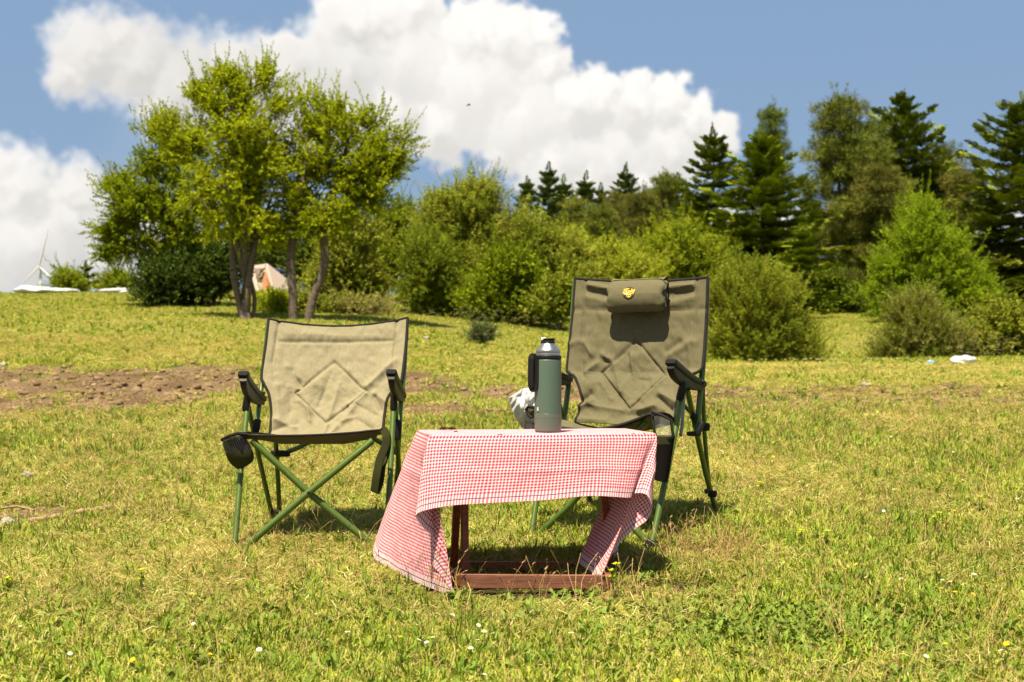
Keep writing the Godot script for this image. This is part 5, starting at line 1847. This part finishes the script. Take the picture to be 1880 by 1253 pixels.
func build_bottle() -> void:
	var at := on_top(Vector2((1006 - 940.0) / F * 4.42, 4.42), TOP_Y + 0.002)
	var root := thing("vacuum_bottle", at, "sage green insulated bottle with a steel neck and black strap handle, on the table", "bottle")
	var g := mat("sage coat", lin(0.082, 0.122, 0.094), 0.38, {"normal_enabled": true, "normal_texture": noise_tex(256, 0.5, 61, true, 2.0), "normal_scale": 0.12, "metallic_specular": 0.4})
	var g2 := mat("sage cup", lin(0.098, 0.118, 0.092), 0.35, {"metallic_specular": 0.5})
	var st := mat("brushed steel", lin(0.42, 0.40, 0.38), 0.32, {"metallic": 1.0})
	var bk: Material = mats["black plastic"]
	var s := 4.42 / F                                          # metres per pixel there
	var r := 24.6 * s
	var lathe := func(called: String, prof: Array, m: Material) -> Node:
		var mb := MB.new()
		var q := []
		for p in prof:
			q.append(Vector2(p[0] * s, p[1] * s))
		mb.lathe(q, at, 44)
		return part(root, called, mb, m)
	lathe.call("cup_base", [[0, 0], [22.6, 0], [24.0, 1.2], [24.4, 4], [24.9, 20], [25.1, 33.0], [24.6, 33.6]], g2)
	lathe.call("body", [[24.5, 33.4], [24.9, 34.2], [25.0, 60], [24.9, 100], [24.8, 130.5], [24.2, 132.2], [22, 132.6]], g)
	lathe.call("collar", [[22, 132.4], [24.4, 132.8], [25.0, 134], [25.0, 138.5], [24.2, 139.8], [22.5, 140.2]], bk)
	lathe.call("neck", [[22.6, 140.0], [22.8, 143.5], [21.6, 144.2], [22.6, 145.2], [22.7, 148], [21.8, 150.5], [17.5, 156.0], [13.8, 160.0], [12.8, 162.4], [12.2, 163]], st)
	lathe.call("stopper", [[12.0, 162.4], [13.4, 163.0], [13.6, 164.6], [12.6, 165.4], [12.4, 169.5], [13.3, 170.2], [13.2, 171.4], [0, 171.6]], bk)
	var mb := MB.new()
	mb.box(at + Vector3(-8.5 * s, 170.6 * s, 6 * s), Basis(Vector3.BACK, 0.12), Vector3(9, 5, 7) * s, 1.2 * s)
	part(root, "spout", mb, mat("white plastic", lin(0.75, 0.75, 0.72), 0.4))
	# strap handle, looped from the collar down the left side
	var a := at + Vector3(-22 * s, 137 * s, 8 * s)
	var line := []
	for p in [[0, 0], [-8, 0.5], [-10.5, -3], [-11, -12], [-11.5, -36], [-11, -50], [-8.5, -57.5], [-3.5, -56.0], [-1.2, -46], [-0.5, -20], [-0.5, -3]]:
		line.append(a + Vector3(p[0] * 0.86 * s, p[1] * s, 7 * s))
	line = smooth_path(line, 4)
	mb = MB.new()
	var ws := []
	var hs := []
	for i in line.size():
		ws.append(0.024)
		hs.append(0.0042)
	sweep(mb, line, ws, hs, Vector3(0.8, 0, 0.6).cross(Vector3.UP))
	mb.v = mb.v
	part(root, "handle", mb, bk)
	mb = MB.new()
	mb.box(at + Vector3(-19.0 * s, 89 * s - 0.0, 17.5 * s) + Vector3(0, -47 * s, 0), Basis(Vector3.UP, -0.82), Vector3(4.5, 6.5, 0.6) * s, 0.2 * s)
	part(root, "label_mark", mb, mat("pale print", lin(0.42, 0.47, 0.40), 0.6))
	for i in 9:                                                # the row of small notches round the cup
		var ang := 0.35 + i * 0.3
		mb = MB.new()
		mb.box(at + Vector3(cos(ang) * 24.95 * s, 26 * s, sin(ang) * 24.95 * s), Basis(Vector3.UP, PI / 2 - ang), Vector3(3.4, 1.6, 0.4) * s, 0.1 * s)
		part(root, "notch", mb, mat("notch", lin(0.07, 0.10, 0.075), 0.6))


func build_small_things() -> void:
	# sunglasses at the back of the table
	var at := on_top(Vector2(-0.228, 4.53), TOP_Y + 0.003)
	var root := thing("sunglasses", at, "dark folded sunglasses at the back edge of the gingham tabletop", "sunglasses")
	var bk: Material = mats["black plastic"]
	for s in [-1, 1]:
		var mb := MB.new()
		mb.ball(at + Vector3(0.014 * s, 0.006, 0), Vector3(0.012, 0.0065, 0.003), Basis(Vector3.RIGHT, 0.7), 16, 8)
		part(root, "lens", mb, mat("dark lens", lin(0.015, 0.012, 0.012), 0.1))
		mb = MB.new()
		mb.tube([at + Vector3(0.026 * s, 0.008, 0), at + Vector3(0.028 * s, 0.004, -0.008), at + Vector3(-0.016 * s, 0.004, -0.012 - 0.003 * s), at + Vector3(-0.03 * s, 0.003, -0.014)], 0.002, 6)
		part(root, "temple", mb, bk)
	var mb := MB.new()
	mb.tube([at + Vector3(-0.004, 0.009, 0), at + Vector3(0, 0.011, 0), at + Vector3(0.004, 0.009, 0)], 0.0016, 6)
	part(root, "bridge", mb, bk)
	mb = MB.new()
	mb.box(on_top(Vector2(-0.193, 4.40), TOP_Y + 0.004), Basis(Vector3.UP, 0.2), Vector3(0.012, 0.005, 0.008), 0.001)
	tag(part(self, "crumb", mb, mat("brown crumb", lin(0.06, 0.03, 0.02), 0.8)), "tiny dark crumb on the tabletop in front of the sunglasses", "crumb")
	# white bag hung at the olive chair's left
	crumple("plastic_bag", "crumpled white plastic bag hanging at the olive chair's left arm, behind the bottle", "bag", [[[948, 722], [958, 714], [972, 712], [986, 716]], [[934, 730], [950, 724], [974, 720], [990, 726]], [[938, 748], [956, 744], [976, 742], [992, 746]], [[946, 768], [962, 766], [978, 764], [992, 768]], [[958, 786], [968, 788], [980, 788], [990, 786]]], 5.5, 0.05, mat("white plastic film", lin(0.50, 0.50, 0.50), 0.4, {"backlight_enabled": true, "backlight": Color(0.5, 0.5, 0.5)}))
	# litter at the right
	lump("white_sack", "white plastic sack lying in the grass by the loose juniper on the right", "sack", on_ground(1768, 22.5), Vector3(0.31, 0.085, 0.16), mat("white plastic film", Color.WHITE), 3)
	lump("white_sack", "small pale blue scrap of plastic left of the white sack", "litter", on_ground(1710, 22.6), Vector3(0.11, 0.04, 0.07), mat("blue plastic", lin(0.18, 0.34, 0.48), 0.5), 4)
	# sheets on the crest
	lump("white_sheet", "large white plastic sheet heaped on the crest below the wind turbine", "tarp", on_ground(90, 46.5) + Vector3(0, 0.02, 0), Vector3(0.95, 0.17, 0.7), mat("white sheet", lin(0.37, 0.38, 0.39), 0.5), 5)
	lump("white_sheet", "smaller white sheet lying on the crest by the bushy tree", "tarp", on_ground(216, 46) + Vector3(0, 0.0, 0), Vector3(0.62, 0.13, 0.5), mat("white sheet", Color.WHITE), 6)
	lump("dark_bundle", "small dark bundle at the left end of the large white sheet", "bundle", on_ground(40, 46.5) + Vector3(0, 0.08, 0), Vector3(0.12, 0.12, 0.12), mat("dark cloth", lin(0.05, 0.03, 0.03), 0.9), 7)
	# sticks, stones
	stick("peeled stick lying in the grass near the left edge, the right one", [[140, 941, 5.79], [170, 937, 5.82], [203, 932, 5.86]], 0.012)
	stick("peeled stick half hidden in the grass at the left edge", [[52, 957, 5.6], [78, 953, 5.62], [108, 948, 5.66]], 0.012)
	stick("thin grey twig on the old fire place at the left edge", [[0, 935, 5.7], [30, 930, 5.75], [62, 938, 5.7]], 0.005)
	for s in [[52, 873, 0.035, "pale stone in the grass at the left, above the sticks"], [240, 832, 0.022, "small pale stone left of the pale chair's pocket"], [3, 667, 0.07, "white stone at the left edge on the worn earth"], [1590, 712, 0.05, "pale stone on the scuffed ground at the right"], [20, 948, 0.03, "grey stone on the old fire place"], [8, 958, 0.024, "dark stone on the old fire place by the left edge"], [1765, 742, 0.03, "white pebble in the grass at the far right"], [783, 615, 0.06, "white stone in the grass between the chair backs"]]:
		var d: float = 2251.0 / (s[1] - 690.0 + 141.0) if s[1] > 700 else (24.0 if s[1] < 640 else 16.0)
		lump("stone", s[3], "stone", on_ground(s[0], d), Vector3(s[2], s[2] * 0.6, s[2] * 0.8), mat("pale stone", lin(0.25, 0.215, 0.17), 0.9), int(s[0]))
	# clods on the worn earth
	rng.seed = 313
	var cl := MB.new()
	cl.use_c = true
	for i in 5200:
		var d := rng.randf_range(9.5, 17.0)
		var x := rng.randf_range(-0.42, 0.42) * d
		if dirt(x, -d) < 0.5:
			continue
		var r := 0.008 + 0.034 * pow(rng.randf(), 3.0) * (1.0 if x < -1.0 else 0.6)
		var t := rng.randf()
		cl.col = Color(0.115, 0.076, 0.042).lerp(Color(0.25, 0.172, 0.10), t)
		var p := Vector3(x, ground(x, -d), -d)
		var k := cl.v.size()
		cl.ball(p, Vector3(r * rng.randf_range(0.8, 1.5), r * 0.75, r), Basis(Vector3.UP, rng.randf() * TAU), 7, 5)
		for q in range(k, cl.v.size()):
			cl.v[q] += (cl.v[q] - p) * n_fine.get_noise_3d(cl.v[q].x * 160, cl.v[q].y * 160, cl.v[q].z * 160) * 1.5
	tag(part(self, "earth_clods", cl, mat("earth", Color.WHITE, 0.95, {"vertex_color_use_as_albedo": true, "metallic_specular": 0.1})), "dry brown clods of earth on the worn strip", "earth", "", "stuff")
	# bird
	at = P(860, 193, 70)
	root = thing("bird", at, "tiny dark bird flying in front of the big cloud", "bird")
	mb = MB.new()
	mb.ball(at, Vector3(0.13, 0.035, 0.035), Basis(Vector3.BACK, 0.2), 10, 6)
	part(root, "body", mb, mat("dark feather", lin(0.04, 0.034, 0.022), 0.8))
	for s in [-1, 1]:
		mb = MB.new()
		mb.quad(at + Vector3(-0.05, 0, 0), at + Vector3(0.06, 0.01, 0), at + Vector3(0.10, 0.04, s * 0.22), at + Vector3(0.02, 0.03, s * 0.2))
		part(root, "wing", mb, mats["dark feather"])
	# wind turbine beyond the crest
	var hub := P(74, 491, 1200)
	root = thing("wind_turbine", hub - Vector3(0, 40, 0), "white wind turbine rising behind the crest at the far left", "wind turbine")
	var wt := mat("turbine white", lin(0.62, 0.63, 0.64), 0.5)
	mb = MB.new()
	mb.tube([hub - Vector3(0, 75, 0), hub - Vector3(0, 1, 0)], [1.9, 1.2], 14)
	part(root, "tower", mb, wt)
	mb = MB.new()
	mb.ball(hub + Vector3(0, 0.6, 1), Vector3(1.6, 1.6, 3.2))
	part(root, "nacelle", mb, wt)
	for t in [[88, 421], [106, 524], [39, 523]]:
		var tip := P(t[0], t[1], 1194)
		mb = MB.new()
		var h := hub + Vector3(0, 0.6, 3.6)
		mb.tube([h, h.lerp(tip, 0.12), h.lerp(tip, 0.3), h.lerp(tip, 0.7), tip], [0.9, 1.25, 1.3, 0.9, 0.4], 8, 0.5)
		part(root, "blade", mb, wt)
	build_tents()
	build_flowers()


func build_tents() -> void:
	var canvas := mat("tent canvas", lin(0.39, 0.31, 0.26), 0.85, {"backlight_enabled": true, "backlight": Color(0.3, 0.3, 0.3)})
	var a := P(491, 484, 46.3)
	var b := P(463, 488, 47.4)
	var c := P(526, 512, 46.6)
	var d := P(530, 541, 46.4)
	var e := P(505, 542, 45.2)
	var g := P(459, 542, 46.2)
	var back := P(520, 541, 48.6)
	var root := thing("tent", (e + g) * 0.5, "pale pink canvas tent with a rust brown door, between the trunks on the crest", "tent")
	var mb := MB.new()
	mb.quad(a, c, d, e); mb.quad(a, e, g, b); mb.tri(c, back, d); mb.quad(b, a, c, back); mb.tri(b, back, g)
	part(root, "canvas", mb, canvas)
	mb = MB.new()
	var o := (e - g).cross(Vector3.UP).normalized()
	if o.z < 0: o = -o
	o *= 0.03
	mb.quad(P(489, 496, 46.0) + o, P(503, 538, 45.27) + o, P(484, 534, 45.5) + o, P(482, 517, 45.75) + o)
	part(root, "door", mb, mat("rust canvas", lin(0.27, 0.105, 0.045), 0.85))
	mb = MB.new()
	mb.quad(P(467, 493, 46.7) + o, P(487, 492, 46.1) + o, P(482, 508, 45.9) + o, P(472, 512, 46.2) + o)
	part(root, "window_net", mb, mat("shadow net", lin(0.16, 0.11, 0.09), 0.9))
	a = P(262, 470, 43.5)
	root = thing("tent", on_ground(268, 43.5), "pale pinkish canvas awning showing between the leftmost tree and its dark shrub", "tent")
	mb = MB.new()
	mb.quad(a, P(296, 464, 44), P(300, 505, 43.6), P(258, 510, 43.3))
	mb.quad(a, P(258, 510, 43.3), P(262, 510, 45.2), P(268, 470, 45.2))
	mb.quad(a, P(268, 470, 45.2), P(300, 466, 45.2), P(296, 464, 44))
	part(root, "canvas", mb, canvas)


func crumple(called: String, label: String, category: String, rows: Array, d: float, deep: float, m: Material) -> void:
	var pts := PackedVector3Array()
	var nu := 56
	var nv := 56
	for j in nv:
		var fj := float(j) / (nv - 1) * (rows.size() - 1)
		var r0: Array = rows[mini(int(fj), rows.size() - 2)]
		var r1: Array = rows[mini(int(fj), rows.size() - 2) + 1]
		var t := fj - mini(int(fj), rows.size() - 2)
		for i in nu:
			var fi := float(i) / (nu - 1) * (r0.size() - 1)
			var k := mini(int(fi), r0.size() - 2)
			var u := fi - k
			var x := lerpf(lerpf(r0[k][0], r0[k + 1][0], u), lerpf(r1[k][0], r1[k + 1][0], u), t)
			var y := lerpf(lerpf(r0[k][1], r0[k + 1][1], u), lerpf(r1[k][1], r1[k + 1][1], u), t)
			var bulge := sin(PI * i / (nu - 1)) * sin(PI * (0.1 + 0.9 * j / (nv - 1)))
			var crease := absf(n_fold.get_noise_2d(x * 0.8 + y * 0.25, y * 0.35)) * 1.5
			pts.append(P(x, y, d - deep * bulge - crease * 0.035))
	var mb := MB.new()
	mb.grid(pts, nu, nv)
	var back := PackedVector3Array()
	for j in nv:
		for i in nu:
			var q := pts[j * nu + nu - 1 - i]
			back.append(q + Vector3(0, 0, -0.004 - 1.4 * deep * sin(PI * i / (nu - 1)) * sin(PI * j / (nv - 1))))
	mb.grid(back, nu, nv)
	tag(part(self, called, mb, m), label, category)


func lump(called: String, label: String, category: String, at: Vector3, r: Vector3, m: Material, seed_: int) -> void:
	var mb := MB.new()
	mb.ball(at + Vector3.UP * r.y * 0.5, r, Basis(Vector3.UP, 0.3 * (seed_ % 5)), 36, 20)
	for i in mb.v.size():
		var q := (mb.v[i] - at) / r.x
		var f := 1.0 + n_fine.get_noise_3d(q.x * 16 + seed_ * 9.7, q.y * 16, q.z * 16) * 0.55 + n_fine.get_noise_3d(q.x * 45 + seed_ * 3.1, q.y * 45, q.z * 45) * 0.2
		mb.v[i] = at + (mb.v[i] - at) * f
	tag(part(self, called, mb, m, true), label, category)


func stick(label: String, pts: Array, r: float) -> void:
	var line := []
	for p in pts:
		var q := V(p)
		q.y = maxf(q.y, ground(q.x, q.z) + r * 1.2)
		line.append(q)
	line = smooth_path(line, 5)
	for i in line.size():
		line[i] += Vector3(0, n_fine.get_noise_2d(i * 30, r * 999) * r * 0.5, 0)
	var mb := MB.new()
	mb.tube(line, r, 9)
	tag(part(self, "stick", mb, mat("peeled wood", lin(0.40, 0.27, 0.15), 0.8, {"albedo_texture": grain(), "uv1_triplanar": true, "uv1_scale": Vector3(8, 8, 8)})), label, "stick")


func flower(yellow: bool) -> Node3D:
	var root := Node3D.new()
	add_child(root)
	var pm: Material = leafmat("petal", 0.6)
	var mb := MB.new()
	mb.tube([Vector3(0, 0, 0), Vector3(0.004, 0.03, 0.002), Vector3(0, 0.058, 0)], 0.0011, 5)
	part(root, "stem", mb, mat("flower stem", lin(0.12, 0.17, 0.04), 0.7))
	mb = MB.new()
	mb.use_c = true
	var n := 15 if not yellow else 18
	for i in n:
		var a := TAU * i / n
		var rise := 0.25 if not yellow else 0.42 + 0.3 * (i % 2)
		var dir := Vector3(cos(a), rise, sin(a)).normalized()
		leaf(mb, Vector3(0, 0.058, 0) + dir * 0.002, dir, Vector3.UP, 0.0105 if not yellow else 0.0135 - 0.003 * (i % 2), 0.0042, Color(0.80, 0.78, 0.74) if not yellow else Color(0.78, 0.56, 0.03))
	part(root, "petals", mb, pm)
	mb = MB.new()
	mb.ball(Vector3(0, 0.059, 0), Vector3(0.0042, 0.0026, 0.0042), Basis.IDENTITY, 10, 6)
	part(root, "disc", mb, mat("flower disc", lin(0.62, 0.42, 0.03), 0.8))
	return root


func build_flowers() -> void:
	rng.seed = 555
	var sets := [
		[false, "small white daisy in the grass in front of the table", "daisies in front of the table", [[825, 1126], [874, 1138], [896, 1141], [890, 1159], [912, 1158], [877, 1165], [762, 1168], [812, 1151], [831, 1166], [788, 1175], [987, 1117], [962, 1156], [888, 1226], [1048, 1162], [865, 1186], [800, 1162]]],
		[false, "small white daisy in the turf at the lower left", "daisies at the lower left", [[46, 1138], [53, 1150], [55, 1116], [355, 1124], [359, 1136], [442, 1051], [583, 1118], [640, 1161], [478, 1190], [651, 1050], [130, 1190]]],
		[false, "small white daisy in the turf at the right of the picture", "daisies at the right", [[1735, 911], [1619, 939], [1643, 903], [1729, 1064], [1744, 1070], [1730, 1084], [1595, 1054], [1782, 1058], [1658, 1065], [1867, 916], [1691, 1199], [1704, 1008], [1364, 970], [1530, 802], [1615, 815], [1634, 804], [1660, 818], [1752, 832], [1840, 1190], [1410, 1250]]],
		[true, "yellow flower with pointed petals in the turf at the right of the picture", "yellow flowers at the right", [[1578, 1035], [1548, 1043], [1805, 1068], [1751, 1090], [1777, 1088], [1725, 1075], [1524, 1145], [1846, 1181], [1731, 1183], [1759, 861], [1815, 857], [1753, 941], [1597, 826], [1763, 830], [1850, 793], [1420, 843], [1335, 770]]],
		[true, "yellow flower with pointed petals in the turf at the left of the picture", "yellow flowers at the left", [[255, 1202], [385, 1192], [430, 1208], [568, 1175], [611, 927], [255, 856], [355, 1086]]],
		[true, "yellow flower with pointed petals below the table", "yellow flowers below the table", [[847, 1107], [737, 1167], [725, 1144], [1237, 1245], [1314, 1232], [733, 1092]]]]
	var proto := [flower(false), flower(true)]
	var used := [false, false]
	var heads := []
	for s in sets:
		for p in s[3]:
			var k := 1 if s[0] else 0
			var o: Node3D = proto[k]
			if used[k]:
				o = proto[k].duplicate()
				add_child(o)
			used[k] = true
			o.name = numbered("yellow_flower" if s[0] else "daisy")
			var d: float = 2251.0 / (p[1] - 690.0 + 141.0)
			# the head, not the foot, stands where the photograph has it
			d = 2251.0 / (p[1] + 0.044 * F / d - 690.0 + 141.0)
			o.position = on_ground(p[0], d) - Vector3.UP * 0.006
			o.basis = (Basis(Vector3(rng.randf_range(-1, 1), 0, rng.randf_range(-1, 1)).normalized(), rng.randf_range(0, 0.5)) * Basis(Vector3.UP, rng.randf() * TAU)).scaled(Vector3(0.62, 0.8, 0.62) * rng.randf_range(0.8, 1.2))
			heads.append([o, s, p])
	# each is told by the thing it grows below, its row and its turn in that row
	var rows := {}
	for k in heads:
		var px: float = k[2][0]
		var py: float = k[2][1]
		var where := "left of the pale chair" if px < 420 else "below the pale chair" if px < 690 else "below the table" if px < 1200 else "right of the table" if px < 1560 else "near the right edge"
		var row := "beyond the chairs' feet" if py < 985 else "level with the foot rail" if py < 1100 else "nearer than the foot rail" if py < 1168 else "nearest the lower edge"
		var key := "%s %s, %s" % ["yellow flower" if k[1][0] else "white daisy", where, row]
		rows[key] = rows.get(key, [])
		rows[key].append(k)
	var turns := ["leftmost", "second from the left", "third from the left", "fourth from the left", "fifth from the left", "sixth from the left", "seventh from the left", "eighth from the left", "ninth from the left", "tenth from the left", "eleventh from the left", "twelfth from the left", "thirteenth from the left", "fourteenth from the left"]
	for key in rows:
		var line: Array = rows[key]
		line.sort_custom(func(a, b): return a[2][0] < b[2][0])
		for i in line.size():
			tag(line[i][0], key if line.size() == 1 else "%s, %s" % [key, turns[mini(i, 13)]], "flower", line[i][1][2])
	# spurges with yellow green heads
	for s in [[262, 1086, 0.075, "upright weed with a yellow green head, left of the pale chair"], [1470, 1000, 0.05, "yellow green spurge right of the tall chair, the left one of a pair"], [1517, 1006, 0.06, "yellow green spurge right of the tall chair, the right one of a pair"], [1722, 985, 0.09, "dark stemmed spurge with yellow heads near the right edge"], [1796, 945, 0.07, "pale stemmed spurge close to the right edge"], [1130, 1098, 0.11, "slender leafy weed by the foot rail"], [18, 1085, 0.05, "small spurge at the left edge"], [1395, 910, 0.05, "small spurge in the turf beyond the tall chair's rear foot"]]:
		spurge(s[0], s[1], s[2], s[3])
	# broad leaved weeds at the lower right
	var wm := tuft(3, 811)
	var buf := PackedFloat32Array()
	for i in 700:
		var q := Vector2(rng.randfn(), rng.randfn())
		var x := 0.78 + q.x * 0.22
		var d := 3.75 + q.y * 0.14
		if i > 380:
			x = rng.randf_range(-1.4, 1.5)
			d = rng.randf_range(2.9, 4.4)
		var s := rng.randf_range(0.7, 1.25)
		var t := rng.randf_range(0.6, 1.05)
		put(buf, Basis(Vector3.UP, rng.randf() * TAU).scaled(Vector3.ONE * s), Vector3(x, ground(x, -d) + 0.012, -d), Color(t, t, t))
	tag(copies(self, "broad_leaved_weeds", wm, mats["grass blade"], buf), "dark broad leaved weeds in the turf at the lower right", "weeds", "", "stuff")


func spurge(px: float, py: float, high: float, label: String) -> void:
	var d := 2251.0 / (py - 690.0 + 141.0)
	var at := on_ground(px, d)
	var root := thing("spurge", at, label, "weed", "")
	var mb := MB.new()
	mb.use_c = true
	var hd := MB.new()
	hd.use_c = true
	for k in 3:
		var o := Vector3(rng.randf_range(-1, 1), 0, rng.randf_range(-1, 1)) * high * 0.22 * (0 if k == 0 else 1)
		var h := high * (1.0 - 0.2 * k)
		mb.col = Color(0.14, 0.17, 0.03)
		mb.tube([at + o * 0.2, at + o * 0.7 + Vector3.UP * h * 0.5, at + o + Vector3.UP * h], 0.0014, 5)
		for i in 14:
			var t := (i + 2) / 17.0
			var a := i * 2.4
			var dir := Vector3(cos(a), 0.7, sin(a)).normalized()
			leaf(mb, at + o * t + Vector3.UP * h * t, dir, Vector3.UP, 0.016 * (1.2 - t * 0.5), 0.005, Color(0.10, 0.17, 0.025))
		for i in 9:
			var a := i * 2.4
			var dir := Vector3(cos(a), 0.55, sin(a)).normalized()
			leaf(hd, at + o + Vector3.UP * h * 0.98 + dir * 0.004 * (i % 3), dir, Vector3.UP, 0.013, 0.011, Color(0.34, 0.40, 0.02))
	part(root, "leaves", mb, leafmat("grass blade", 0.55))
	part(root, "flower_head", hd, leafmat("petal", 0.6))


func _ready() -> void:
	n_soft.seed = 7
	n_soft.frequency = 0.05
	n_soft.fractal_octaves = 4
	n_fine.seed = 21
	n_fine.frequency = 0.05
	n_fine.fractal_octaves = 3
	n_fold.seed = 33
	n_fold.frequency = 0.05
	n_fold.fractal_octaves = 2
	rng.seed = 1
	light_and_lens()
	build_ground()
	build_trees()
	cloth_mats()
	pale_chair()
	olive_chair()
	build_table()
	build_cloth()
	build_bottle()
	build_small_things()
	build_grass()
